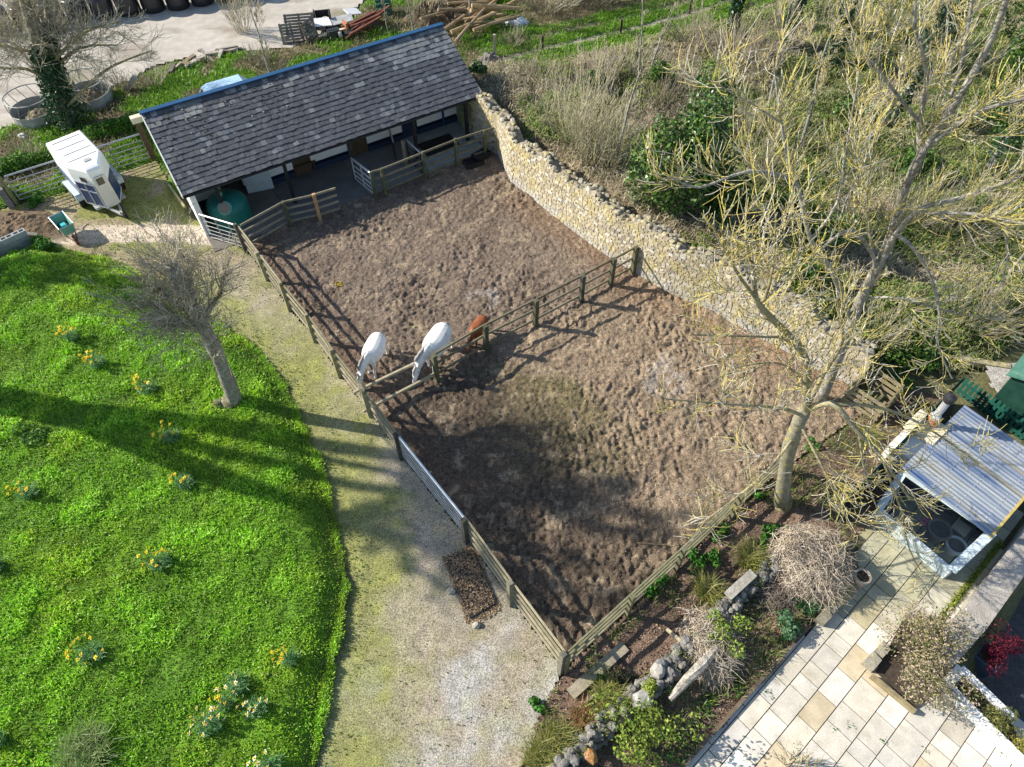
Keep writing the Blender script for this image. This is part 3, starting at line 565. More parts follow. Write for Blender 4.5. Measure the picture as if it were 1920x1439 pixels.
fence('post_and_rail_fence','dark green rail fence before the right half of the stable, meeting the stone wall',[at(704,371),at(722,366),at(797,335),at(856,311),at(909,293),at(930,287)],4,1.25,[(.07,.085,.05),(.09,.10,.05)],[(.15,.14,.10),(.19,.17,.12),(.12,.115,.08)],side=1,postidx=[0,1,2,3,4])
def gate(name,label,a,b,h,nb,m,r=.021,mid=(.5,),group=None,zb=.15,top=None,thin=False):
    a=np.asarray(a,float);b=np.asarray(b,float);t=thing(name,label,'gate',(a[0],a[1],0),group);Z=np.array([0,0,1.])
    for i in range(nb):
        z=zb+(h-zb)*(1-(1-i/(nb-1))**.85);mb=MB();mb.tube([a+Z*z,b+Z*z],r*(1.5 if i==nb-1 else (.62 if thin else 1)),6);mb.build('bar',top if (i==nb-1 and top) else m,t)
    for e in (0,1): 
        p=a+(b-a)*e;mb=MB();mb.tube([p+Z*zb*.9,p+Z*(h+.02)],r*1.2,6);mb.build('stile',m,t)
    for q in mid:
        p=a+(b-a)*q;mb=MB();mb.beam(p+Z*zb,p+Z*h,.045,.012);mb.build('brace',m,t)
    return t
gate('galvanised_gate','bright galvanised bar gate in the drive fence, across from the dark paddock corner',gB+(gA-gB)*.015,gA+(gB-gA)*.02,1.2,6,'galvd',.026,(.33,.67),top='galv',thin=True)
gate('galvanised_gate','galvanised bar gate closing the yard between the stable corner and the first fence post',bp(.02,-.12),up_+np.array([-.03,.05,0]),1.2,6,'galvd',.022,(.4,.75),top='galv',thin=True)
gate('small_stable_gate','short white framed gate swung open at the gap in front of the stable',at(668,342),at(702,369),1.15,5,'galv',.03,(.5,),top='galv')
gate('divider_gate','dark barred divider gate with pale top rail under the right end of the stable porch',bp(8.6,1.6),bp(8.15,.15),1.2,6,'steel',.022,(.4,),top='galv')
gate('divider_gate','dark barred divider gate between porch post and the front rail fence, pale top rail',bp(8.7,.1),at(793,333)+np.array([0,.05,0]),1.15,5,'steel',.022,(.5,),top='galv')
g1,g2=at(36,382),at(285,300);gm=g1+(g2-g1)*.54
gate('field_gate','long galvanised field gate hung on the leaning wooden post left of the horse trailer',g1+(g2-g1)*.02,gm-(g2-g1)*.01,1.25,6,'galvd',.024,(.35,.7),top='galv')
gate('field_gate','galvanised field gate between the horse trailer and the stable corner',gm+(g2-g1)*.01,g2,1.25,6,'galvd',.024,(.45,),top='galv')
def onepost(name,label,p,h,w,col,lean=(0,0),m='wood',cat='post',group=None):
    mb=MB();p=np.asarray(p,float);mb.beam(p-np.array([0,0,.1]),p+np.array([lean[0],lean[1],h]),w,w,col);o=mb.build(name,m,None,(p[0],p[1],0));return tag(o,label,cat,group)
onepost('gate_post','thick mossy wooden gate post leaning left beside the field gate',g1+np.array([-.12,-.05,0]),1.75,.2,(.26,.25,.12),(-.12,.1))
onepost('gate_post','dark brown timber gate post against the back corner of the white stable gable',at(287,303)+np.array([.05,.1,0]),1.95,.17,(.12,.075,.04),(-.02,.03))
onepost('gate_post','reddish grey timber post standing behind the porch divider gate',bp(8.5,.0),1.25,.13,(.22,.17,.13))
onepost('fence_post','pale wooden fence post at the near verge of the track behind the stable',at(928,112),1.25,.13,(.38,.34,.24))
for lb,p in (('dark stubby fence post beside the track, above the tan bramble bank',at(1017,97)),('dark fence post beside the track, above the saplings in the scrub',at(1163,66)),('dark fence post farthest up the track near the top of the photo',at(1292,28))): onepost('fence_post',lb,p,.8,.11,(.07,.05,.045),group='posts along the track')
# slip rails
for lb,pa_,pb_,z in (('upper loose wooden slip rail across the gap, under the muzzle of the larger pony',(662,737),(790,676),.72),('lower loose wooden slip rail across the gap below the larger pony',(681,772),(812,703),.38)):
    a=at(*pa_,z);b=at(*pb_,z);b=b+(b-a)*(.12 if z>.5 else .03);mb=MB();mb.beam(a,b,.07,.09,(.38,.33,.22));tag(mb.build('slip_rail','wood',None,(a[0],a[1],0)),lb,'rail','slip rails across the paddock gap')
# pole leaning along the gable
mb=MB();a=at(318,350);b=at(352,402);mb.beam((*a[:2],.08),(*b[:2],.35),.09,.09,(.3,.26,.14));tag(mb.build('timber_pole','wood',None,a),'mossy timber pole lying along the foot of the white stable gable','pole')
# trough trays, mat
for lb,p,w,d,a_ in (('flat black feed tray on the paddock by the stone wall, nearer one',at(888,309),.75,.5,.45),('raised black feed tray resting across the back of the other tray',at(903,299),.7,.42,.75)):
    t=thing('feed_tray',lb,'tray',(p[0],p[1],0),'black feed trays');mb=MB();h=.2 if 'nearer' in lb else .3;ca=np.array([math.cos(a_),math.sin(a_),0]);cb=np.array([-ca[1],ca[0],0])
    mb.box(p+np.array([0,0,h-.13]),(w,d,.04),[ca,cb,(0,0,1)]);mb.build('tray_base','bplast',t);mb=MB()
    for s in (-1,1): mb.box(p+cb*s*d/2+np.array([0,0,h-.07]),(w+.06,.04,.18),[ca,cb,(0,0,1)]);mb.box(p+ca*s*w/2+np.array([0,0,h-.07]),(.04,d-.04,.175),[ca,cb,(0,0,1)])
    mb.build('rim','bplast',t)
mb=MB();mb.box(bp(10.35,.55,.066),(1.6,1.1,.018),[BU,BV,(0,0,1)]);tag(mb.build('rubber_mat','rubber',None,bp(10.35,.55,.06)),'dark rubber mat lying on the pale concrete stable floor','mat')
# green tank
p=at(437,412);tk=thing('storage_tank','squat green plastic tank with domed top and round lid under the stable eave','tank',p)
mb=MB();r=.78;mb.lathe(p,[(r*.98,0),(r,.1),(r,.75),(r*.985,.8),(r*.9,.95),(r*.68,1.08),(r*.35,1.14),(.02,1.15)],28);mb.build('tank_body','tank',tk,smooth=True)
q=p+np.array([.12,-.55,.98]);mb=MB();mb.lathe(q,[(.27,-.1),(.27,.03),(.25,.06)],20,axis=(0.1,-.75,.9));mb.build('hatch','tub',tk);mb=MB();mb.lathe(q+np.array([.01,-.05,.05]),[(.2,-.02),(.2,.02)],18,axis=(0.1,-.75,.9));mb.build('hatch_opening','mud',tk)
mb=MB();mb.tube([p+np.array([-.1,-.0,1.14]),p+np.array([-.05,.02,1.3])],.05,8);mb.build('vent','tub',tk)
# ------------------------------------------------------------------ horse trailer
ZT=2.1;o_=at(82,267,ZT);ta=R(-48);TX=np.array([math.cos(ta),math.sin(ta),0]);TY=np.array([math.cos(ta+math.pi/2),math.sin(ta+math.pi/2),0])
def tp(x,y,z): return np.array([o_[0],o_[1],0])+TX*x+TY*y+np.array([0,0,z])
K=1.04;TW=1.42;TL=2.12;NL=3.0
TR=thing('horse_trailer','white and blue horse trailer with sloping nose parked by the field gates','trailer',tp(1.5,.7,0))
pl=[(0,0),(TL,0),(NL,.45),(NL,.97),(TL,TW),(0,TW)]
def ring(z,ins,dx=0):
    c=np.array([1.4,TW/2]);return [tp(*( (np.array(p)-c)*(1-ins)+c + np.array([dx*(p[0]/NL),0])),z) for p in pl]
mb=MB();n=6
rings=[ring(.38,0,.06),ring(1.75,0),ring(1.98,.015),ring(2.06,.05),ring(2.10,.12)]
V=[p for r_ in rings for p in r_];f=[(i*n+j,i*n+(j+1)%n,(i+1)*n+(j+1)%n,(i+1)*n+j) for i in range(4) for j in range(n)]+[tuple(range(n-1,-1,-1)),tuple(4*n+j for j in range(n))]
mb.add(V,f);mb.build('body','gelcoat',TR)
def face(a,b,za,zb,off,ya=0,yb=1,th=.02):
    A=np.array(a);B=np.array(b);d=B-A;n_=np.array([d[1],-d[0]]);n_=n_/np.hypot(*n_);p=[A+d*ya,A+d*yb];o=n_*off;oo=n_*(off-th)
    return [tp(*(p[0]+o),za),tp(*(p[1]+o),za),tp(*(p[1]+o),zb),tp(*(p[0]+o),zb),tp(*(p[0]+oo),za),tp(*(p[1]+oo),za),tp(*(p[1]+oo),zb),tp(*(p[0]+oo),zb)]
BX=[(0,1,2,3),(7,6,5,4),(0,4,5,1),(1,5,6,2),(2,6,7,3),(3,7,4,0)]
def slab_(name,a,b,za,zb,m,off=.022,ya=0,yb=1,par=None):
    mb=MB();mb.add(face(a,b,za,zb,off,ya,yb),BX);return mb.build(name,m,par or TR)
fl_=(TL,0);fn=(NL+.04,.45);fm=(NL+.04,.97);fr_=(TL,TW)
slab_('nose_panel',fn,fm,.40,1.74,'nose',.03)
w=slab_('window',fn,fm,1.40,1.68,'glass',.046,.25,.75)
dr=slab_('side_door',fl_,fn,.45,1.42,'panel',.028,.1,.97)
for za,zb,ya,yb in ((1.42,1.46,.06,1),(1.08,1.12,.06,1),(.41,.45,.06,1),(.45,1.42,.5,.55),(.45,1.42,.06,.11),(.45,1.42,.95,1.0)): slab_('door_strip',fl_,fn,za,zb,'trim',.040,ya,yb,dr)
slab_('window',fl_,fn,1.52,1.72,'glass',.036,.45,.72)
slab_('side_door',fm,fr_,.45,1.42,'panel',.028,.05,.9)
for s,(a,b) in enumerate((((0,0),(TL,0)),((TL,TW),(0,TW)))):
    slab_('side_band',a,b,.62,1.25,'trim',.022,.02,.98);slab_('side_stripe',a,b,.72,.92,'panel',.034,.02,.98);slab_('side_stripe',a,b,1.05,1.15,'panel',.034,.02,.98)
    y=-.13 if s==0 else TW+.13
    mb=MB();mb.box(tp(1.25,y,.68),(1.3,.24,.05),[TX,TY,(0,0,1)]);mb.box(tp(.58,y,.55),(.05,.24,.22),[TX,TY,(0,0,1)]);mb.box(tp(1.92,y,.55),(.05,.24,.22),[TX,TY,(0,0,1)]);mb.build('mudguard','frame',TR)
    for x in (.9,1.6):
        mb=MB();mb.lathe(tp(x,y,.32),[(.2,-.09),(.32,-.08),(.32,.08),(.2,.09)],20,axis=TY);wh=mb.build('wheel','rubber',TR);mb=MB();mb.lathe(tp(x,y,.32),[(.05,-.1),(.17,-.095),(.17,.095),(.05,.1)],14,axis=TY);mb.build('rim','trim',wh)
for x in (.42,.95,1.48,2.02):
    mb=MB();mb.tube([tp(x,.05,2.065),tp(x,.2,2.108),tp(x,TW-.2,2.108),tp(x,TW-.05,2.065)],.012,4);mb.build('roof_seam','galvd',TR)
mb=MB();mb.box(tp(2.35,.75,2.112),(.2,.26,.03),[TX,TY,(0,0,1)]);mb.build('roof_vent','galvd',TR)
mb=MB();mb.box(tp(1.4,TW/2,.33),(2.7,1.2,.1),[TX,TY,(0,0,1)]);mb.beam(tp(2.5,.35,.36),tp(3.75,.71,.36),.08,.08);mb.beam(tp(2.5,1.07,.36),tp(3.75,.71,.36),.08,.08);mb.build('chassis','galvd',TR)
mb=MB();mb.tube([tp(3.75,.71,.36),tp(4.0,.71,.42)],.05,8);mb.build('hitch','steel',TR)
mb=MB();mb.lathe(tp(3.6,.86,.1),[(.05,-.03),(.1,-.03),(.1,.03),(.05,.03)],12,axis=TY);mb.tube([tp(3.6,.86,.1),tp(3.6,.86,.75)],.025,6);mb.build('jockey_wheel','rubber',TR)
mb=MB();mb.prism([tp(-.03,.05,0),tp(-.06,.05,0),tp(-.06,TW-.05,0),tp(-.03,TW-.05,0)],.4,1.7);mb.build('tail_ramp','gelcoat',TR)
# ------------------------------------------------------------------ tipping barrow with turquoise bucket
p=np.array([-17.05,21.75,0]);ca=R(-47);CX=np.array([math.cos(ca),math.sin(ca),0]);CY=np.array([-CX[1],CX[0],0])
BW=thing('wheelbarrow','pale green tub wheelbarrow standing at the end of the concrete path','wheelbarrow',p)
def cp(x,y,z): return p+CX*x+CY*y+np.array([0,0,z])
mb=MB();o=[(-.5,-.27),(.5,-.27),(.5,.27),(-.5,.27)];b_=[(-.34,-.2),(.4,-.2),(.4,.2),(-.34,.2)]
V=[cp(x,y,.72) for x,y in o]+[cp(x,y,.32) for x,y in b_]+[cp(x*.95,y*.93,.72) for x,y in o]+[cp(x*.93,y*.9,.36) for x,y in b_]
f=[(j,(j+1)%4,4+(j+1)%4,4+j) for j in range(4)]+[(4,5,6,7)]+[(8+(j+1)%4,8+j,12+j,12+(j+1)%4) for j in range(4)]+[(15,14,13,12)]+[(j,8+j,8+(j+1)%4,(j+1)%4) for j in range(4)];mb.add(V,f);tu=mb.build('tub','tub',BW)
mb=MB();mb.tube([cp(*q,.73) for q in o]+[cp(*o[0],.73)],.022,6);mb.build('rim','galv',tu)
mb=MB();mb.lathe(cp(.72,0,.2),[(.04,-.06),(.19,-.05),(.2,0),(.19,.05),(.04,.06)],16,axis=CY);mb.build('wheel','rust',BW)
mb=MB()
for s in (-1,1): mb.tube([cp(.75,s*.06,.2),cp(.3,s*.2,.3),cp(-.5,s*.22,.36),cp(-.95,s*.25,.62)],.02,6);mb.tube([cp(-.3,s*.2,.33),cp(-.38,s*.24,.0)],.018,6)
mb.build('barrow_frame','steel',BW)
mb=MB();
for i in range(40): mb.rock(cp(random.uniform(-.3,.36),random.uniform(-.17,.17),.38+random.uniform(0,.06)),random.uniform(.04,.09),(.07,.05,.035),(1,.8,.5))
tag(mb.build('manure','hay',None,cp(0,0,.4)),'dark manure lying in the bottom of the green wheelbarrow','manure')
mb=MB();mb.box(cp(.1,-.02,.52),(.34,.3,.2),[CX,CY,(0,0,1)],taper=.55);tag(mb.build('plastic_scoop','teal',None,cp(.1,-.02,.45)),'turquoise plastic scoop lying inside the green wheelbarrow','scoop')
# ------------------------------------------------------------------ block wall, heap and yard things
Z3=np.array([0,0,1.])
def axes(a): return np.array([math.cos(a),math.sin(a),0]),np.array([-math.sin(a),math.cos(a),0])
a=at(65,458);e=(at(0,488)-a);e/=np.linalg.norm(e);nb=np.array([e[1],-e[0],0]);nb=nb if nb[1]>0 else -nb
BWL=thing('block_wall','low grey concrete block wall with hollow top course at the edge of the lawn','wall',a)
mb=MB()
for r in range(3):
    for i in range(9):
        l=.45;x0=i*l-(.22 if r%2 else 0);x0c=max(x0,0);w=x0+l-x0c-.008
        cc=np.array([.24,.25,.25])*random.uniform(.8,1.15);
        if r<2: mb.box(a+e*(x0c+w/2)+nb*.11+Z3*(.11+r*.225),(w,.22,.217),[e,nb,Z3],cc)
        else:
            for s in (.02,.2): mb.box(a+e*(x0c+w/2)+nb*s+Z3*(.11+r*.225),(w,.04,.217),[e,nb,Z3],cc*1.25)
            for q in (.02,w/2,w-.02): mb.box(a+e*(x0c+q)+nb*.11+Z3*(.109+r*.225),(.04,.14,.215),[e,nb,Z3],cc*1.25)
mb.build('blocks','block',BWL)
a=at(24,392);mb=MB();e2,n2=axes(R(125))
for r in range(4):
    for i in range(3): mb.box(a+e2*(.22+i*.445)+Z3*(.11+r*.225),(.437,.22,.217),[e2,n2,Z3],np.array([.2,.2,.19])*random.uniform(.8,1.15))
tag(mb.build('block_pier','block',None,a),'grey concrete block wall end beside the leaning gate post at the left edge','wall')
c=at(25,425)
def heap(name,label,cat,c,rx,ry,h,cols,seed,res=.07,m='hay',rough=.35,zb=0):
    g=np.arange(-1.15,1.16,res/max(rx,ry));X,Y=np.meshgrid(g,g,indexing='ij');rr_=np.hypot(X,Y);wx=c[0]+X*rx;wy=c[1]+Y*ry
    zz=zb+h*np.clip(1-rr_**1.7+.5*(fbm(wx,wy,1.5,4,seed)-.5),-.2,2)*(1+rough*2*(fbm(wx,wy,5,3,seed+1)-.5))
    n=len(g);V=np.stack([wx,wy,zz],-1).reshape(-1,3);f=[(i*n+j,(i+1)*n+j,(i+1)*n+j+1,i*n+j+1) for i in range(n-1) for j in range(n-1) if rr_[i,j]<1.13]
    C=lerp(cols[0],cols[1],fbm(wx,wy,2.5,4,seed+2).ravel());mb=MB();mb.add(V,f,C);return tag(mb.build(name,m,None,(c[0],c[1],0)),label,cat)
heap('manure_heap','brown manure and rotten straw heap behind the low block wall','heap',c,1.9,1.0,.38,((.10,.07,.045),(.24,.17,.10)),91)
mb=MB();mb.beam(at(28,436,.3),at(70,440,.12),.16,.04,(.25,.24,.2));tag(mb.build('loose_board','wood',None,at(48,438)),'grey board lying between the block wall and the barrow','board')
for i,(u,v) in enumerate(((150,372),(140,398))): pass
mb=MB();mb.rock(at(43,256,.1),.22,(.6,.6,.58),(1.2,.8,.6));tag(mb.build('white_stone','rock',None,at(43,256)),'white stone in the rough grass left of the trailer','stone')
mb=MB();mb.beam(at(238,168,.1),at(252,145,.75),.2,.2,(.34,.33,.3));tag(mb.build('concrete_stump','block',None,at(240,165)),'leaning grey concrete stump by the yard, right of the ring feeders','stump')
mb=MB();mb.rock(at(190,383,.1),.16,(.4,.4,.4),(1,.8,.6));tag(mb.build('grey_stone','rock',None,at(190,383)),'grey stone on the grass below the trailer wheels','stone')
def feeder(lb,c):
    t=thing('ring_feeder',lb,'feeder',c,'ring feeders by the ivy tree');r=1.02;k=24
    mb=MB();th=np.arange(k)*2*math.pi/k;V=[]
    for rr_,z in ((r,.02),(r,.52),(r-.03,.52),(r-.03,.02)): V+=[c+np.array([rr_*math.cos(q),rr_*math.sin(q),z]) for q in th]
    mb.add(V,[(i*k+j,i*k+(j+1)%k,((i+1)%4)*k+(j+1)%k,((i+1)%4)*k+j) for i in range(4) for j in range(k)]);mb.build('sheet_ring','galvd',t)
    for z,q in ((.53,.022),(1.12,.028)):
        mb=MB();mb.tube([c+np.array([r*math.cos(w),r*math.sin(w),z]) for w in np.linspace(0,2*math.pi,29)],q,6);mb.build('hoop','galvd',t)
    for j in range(14):
        w=j*2*math.pi/14;mb=MB();mb.tube([c+np.array([r*math.cos(w),r*math.sin(w),.53]),c+np.array([r*math.cos(w+.22),r*math.sin(w+.22),1.12])],.018,5);mb.build('bar','galvd',t)
    return t
f1=at(172,192);f2=at(75,222)
feeder('round galvanised ring feeder right of the ivy covered tree',f1);feeder('round galvanised ring feeder left of the ivy covered tree',f2)
heap('old_hay','old brown hay and twigs inside the right ring feeder','hay',f1,.85,.85,.5,((.10,.08,.05),(.2,.16,.1)),95);heap('old_hay','old brown hay and twigs inside the left ring feeder','hay',f2,.85,.85,.35,((.12,.10,.06),(.24,.2,.13)),97)
# black bales
bm=MB();bm.lathe((0,0,0),[(.52,0),(.6,.05),(.615,.35),(.6,.62),(.615,.9),(.59,1.17),(.5,1.22)],18);B0=None
b0=at(-40,66);b1=at(470,-6);nbl=int(np.hypot(*(b1-b0)[:2])/1.24)
for i in range(nbl+1):
    p=b0+(b1-b0)*i/nbl+np.array([random.uniform(-.05,.05),random.uniform(-.06,.06),0])
    if B0 is None: o=bm.build('wrapped_bale','bplast',None,(0,0,0),True);B0=o
    else: o=B0.copy();COL.objects.link(o)
    o.location=(p[0],p[1],.0);o.rotation_euler=(0,0,random.uniform(0,6));tag(o,'black plastic wrapped bale in the row along the far side of the concrete yard','bale','black bales along the yard')
# scrap beside the yard
def pallet(lb,c,az,tilt,n=7,col=(.20,.19,.17),w=1.15,d=1.0,nm='wooden_pallet'):
    ex,ey=axes(az);ez=Z3*math.sin(tilt)+ey*math.cos(tilt);nn=np.cross(ex,ez);t=thing(nm,lb,'pallet',c)
    for i in range(n):
        mb=MB();mb.box(c+ez*(d*(i+.5)/n)+nn*.05,(w,d/n-.03,.022),[ex,ez,nn],np.array(col)*random.uniform(.75,1.25));mb.build('slat','wood',t)
    for s in (-.45,0,.45): mb=MB();mb.box(c+ex*w*s+ez*d/2,(.09,d,.08),[ex,ez,nn],np.array(col)*.8);mb.build('bearer','wood',t)
pallet('grey wooden pallet propped upright on the near side of the scrap pile by the yard',at(552,82),R(12),R(80));pallet('darker grey pallet leaning back on top of the scrap pile by the yard',at(566,70,.35),R(8),R(55),8,(.13,.12,.11),1.5,1.1);pallet('dark pallet standing on edge across the right side of the grey pallets',at(588,76),R(70),R(75),6,(.15,.13,.11),1.0,1.0)
def sheetbox(nm,lb,cat,c,sz,az,m,tilt=(0,0),g=None,col=(.5,.5,.5)):
    ex,ey=axes(az);ez=Z3+ex*tilt[0]+ey*tilt[1];ez=ez/np.linalg.norm(ez);ey=np.cross(ez,ex);ey/=np.linalg.norm(ey);ex=np.cross(ey,ez);mb=MB();mb.box(c,sz,[ex,ey,ez],col);return tag(mb.build(nm,m,None,c),lb,cat,g)
sheetbox('white_board','white board lying on top of the dark scrap, nearest to the pallets','board',at(600,42,.6),(1.1,.7,.03),R(20),'white',(.1,-.15))
sheetbox('white_board','crumpled white sheet at the far end of the scrap pile','board',at(661,22,.6),(.8,.55,.05),R(40),'white',(.25,-.2));sheetbox('grey_sheet','curved grey sheet on the scrap pile between the white boards','sheet',at(636,38,.55),(1.4,.6,.03),R(18),'galvd',(-.1,-.2))
sheetbox('wooden_plank','pale tan plank lying in the grass below the scrap pile','plank',at(625,60,.3),(1.7,.16,.05),R(32),'cream');sheetbox('orange_board','orange brown board standing at the right of the scrap pile','board',at(648,52,.35),(.12,.5,.6),R(30),'terra')
sheetbox('loose_board','tan board on the concrete left of the pallets','board',at(526,66,.06),(1.0,.35,.04),R(-35),'cream')
t=thing('old_cabinet','black open cabinet frame with a white tub lying in the scrap pile','cabinet',at(608,52));c=at(608,52)
for dx in (-.4,.4): mb=MB();mb.rbox(c+np.array([dx,0,.4]),(.06,.7,.8),R(10));mb.build('side_panel','black',t)
mb=MB();mb.rbox(c+np.array([0,.3,.4]),(.8,.05,.76),R(10));mb.build('back_panel','black',t)
mb=MB();mb.lathe(c+np.array([.15,-.1,.25]),[(.13,0),(.16,.3),(.14,.3),(.11,.05)],12);tag(mb.build('white_tub','potw',None,c),'small white tub inside the black cabinet on the scrap pile','tub')
t=thing('engine_block','dark grey engine like box in the grass in front of the scrap','machine',at(628,74));c=at(628,74);mb=MB();mb.rbox(c+Z3*.25,(.7,.45,.5),R(25),taper=.85);mb.build('casing','steel',t);mb=MB();mb.lathe(c+np.array([.35,-.15,.3]),[(.14,-.08),(.16,0),(.14,.08)],12,axis=(1,.4,0));mb.build('pulley','galvd',t);mb=MB();mb.rbox(c+np.array([.75,.15,.16]),(.6,.5,.32),R(25),taper=.8);mb.build('gearbox','steel',t)
bb=[(.13,.045,.03),(.17,.06,.04),(.09,.04,.03)]
for i in range(16):
    c=at(690+random.uniform(-26,26),44+random.uniform(-12,10),random.uniform(.1,.7));ex,_=axes(R(38)+random.uniform(-.2,.2));d=(ex+Z3*random.uniform(-.1,.35))*random.uniform(.8,1.2);mb=MB();mb.beam(c-d,c+d,.09,.07,random.choice(bb));tag(mb.build('rusty_beam','logw',None,c),'rusty brown beam in the leaning heap at the end of the scrap pile','beam','rusty beams in a heap')
t=thing('plastic_crate','tall green plastic mesh crate beside the rusty beams','crate',at(722,28));c=at(722,28)
for s,(w,d) in (((0,-.35),(.7,.05)),((0,.35),(.7,.05)),((-.35,0),(.05,.65)),((.35,0),(.05,.65))):
    for k in range(5): mb=MB();mb.rbox(c+np.array([s[0],s[1],.1+k*.25]),(w,d,.14),0);mb.build('slat','green',t)
for i in range(30):
    f=random.random();c=at(862+random.uniform(-38,72),36+random.uniform(-36,12),.1+.9*random.random()*(1-f*.4));ex,_=axes(R(35)+random.uniform(-.65,.5));d=(ex+Z3*random.uniform(-.25,.25))*random.uniform(.9,1.6);r=random.uniform(.05,.12);col=random.choice([(.36,.26,.14),(.28,.2,.12),(.18,.13,.085),(.42,.30,.15)])
    mb=MB();mb.tube([c-d,c-d*.3+Z3*random.uniform(-.04,.04),c+d],[r,r*.95,r*.8],7,col);tag(mb.build('log','logw',None,c),'long thin log in the untidy log pile beyond the right end of the stable','log','logs in the far log pile')
for i in range(13):
    u=325+i*8.5+random.uniform(-4,4);v=128-i*2.9+random.uniform(-5,5);c=at(u,v,.15);ex,_=axes(random.uniform(0,3));d=(ex+Z3*random.uniform(-.2,.5))*random.uniform(.25,.6);w=random.uniform(.1,.25);mb=MB();mb.beam(c-d,c+d,w,w*.6,random.choice([(.28,.24,.2),(.12,.1,.085),(.36,.32,.27),(.2,.15,.1)]));tag(mb.build('broken_timber','logw',None,c),'broken timber piece in the row along the near edge of the yard','timber','broken timber along the yard edge')
heap('white_sheeting','pale white sheet heaped on the bank beside the track','sheeting',at(967,44),.75,.5,.45,((.6,.62,.66),(.75,.76,.78)),111,.1,'concrete',.1)
for lb,u,v,rx,ry,h in (('dark cut hedge brush heap behind the stable, left of the log pile',812,38,1.6,1.0,.9),('dark twiggy brush heap under the rusty beams',690,52,1.2,.6,.5)):
    heap('brush_heap',lb,'brush heap',at(u,v),rx,ry,h,((.06,.05,.03),(.17,.13,.085)),int(u),.09)
heap('rubble_heap','grey rubble heap at the end of the stone wall by the track','rubble',at(918,130),1.0,.8,.7,((.10,.095,.085),(.25,.23,.2)),131,.08)
# pale blue van behind the ridge
c=at(424,181,1.2)*np.array([1,1,0])+BV*.35;VN=thing('parked_car','pale blue car whose roof just shows above the blue ridge behind the stable','car',c)
def vp(x,y,z): return c+BU*x+BV*y+Z3*z
mb=MB();pr=[(-1.75,.3),(-1.78,.8),(-1.0,.95),(-.75,1.42),(-.5,1.5),(.95,1.5),(1.3,1.1),(1.7,.95),(1.75,.3)];n=len(pr)
V=[];
for y,k in ((-.82,1),(-.7,.96),(.7,.96),(.82,1)):
    pass
V=[vp(x,-.8 if z<1.2 else -.62,z) for x,z in pr]+[vp(x,.8 if z<1.2 else .62,z) for x,z in pr];mb.add(V,[tuple(range(n)),tuple(range(2*n-1,n-1,-1))]+[(i,n+i,n+(i+1)%n,(i+1)%n) for i in range(n)]);mb.build('body','van',VN)
mb=MB();mb.add([vp(-1.0,-.6,1.0),vp(-1.0,.6,1.0),vp(-.79,.56,1.38),vp(-.79,-.56,1.38)],[(0,1,2,3)]);mb.build('windscreen','glass',VN)
for x in (-1.1,1.15):
    for y in (-.78,.78): mb=MB();mb.lathe(vp(x,y,.32),[(.2,-.1),(.32,-.09),(.32,.09),(.2,.1)],16,axis=BV);mb.build('wheel','rubber',VN)
mb=MB();mb.box(vp(-.35,-.35,1.53),(.14,.14,.09),[BU,BV,Z3]);mb.build('roof_vent','black',VN)
# ------------------------------------------------------------------ ponies
def remesh(mb,vox,name,m,parent,sm=3):
    V=np.concatenate(mb.v)-ORG[parent.name];me=bpy.data.meshes.new('tmp');me.from_pydata(V.tolist(),[],mb.f);o=bpy.data.objects.new('tmp',me);COL.objects.link(o)
    md=o.modifiers.new('r','REMESH');md.mode='VOXEL';md.voxel_size=vox;ms=o.modifiers.new('s','SMOOTH');ms.factor=.5;ms.iterations=sm
    bpy.context.view_layer.update();dg=bpy.context.evaluated_depsgraph_get();e=o.evaluated_get(dg);m2=bpy.data.meshes.new_from_object(e);bpy.data.objects.remove(o);m2.name=name
    return link(name,m2,m,parent,ORG[parent.name],True)
def loft(mb,rings,k=14):
    # rings: (center, side vec*ry, up vec*rz)
    V=[];th=np.arange(k)*2*math.pi/k
    for c,a,b in rings: V+=[c+a*math.cos(t)+b*math.sin(t) for t in th]
    n=len(rings);mb.add(V,[(i*k+j,i*k+(j+1)%k,(i+1)*k+(j+1)%k,(i+1)*k+j) for i in range(n-1) for j in range(k)]+[tuple(range(k-1,-1,-1)),tuple((n-1)*k+j for j in range(k))])
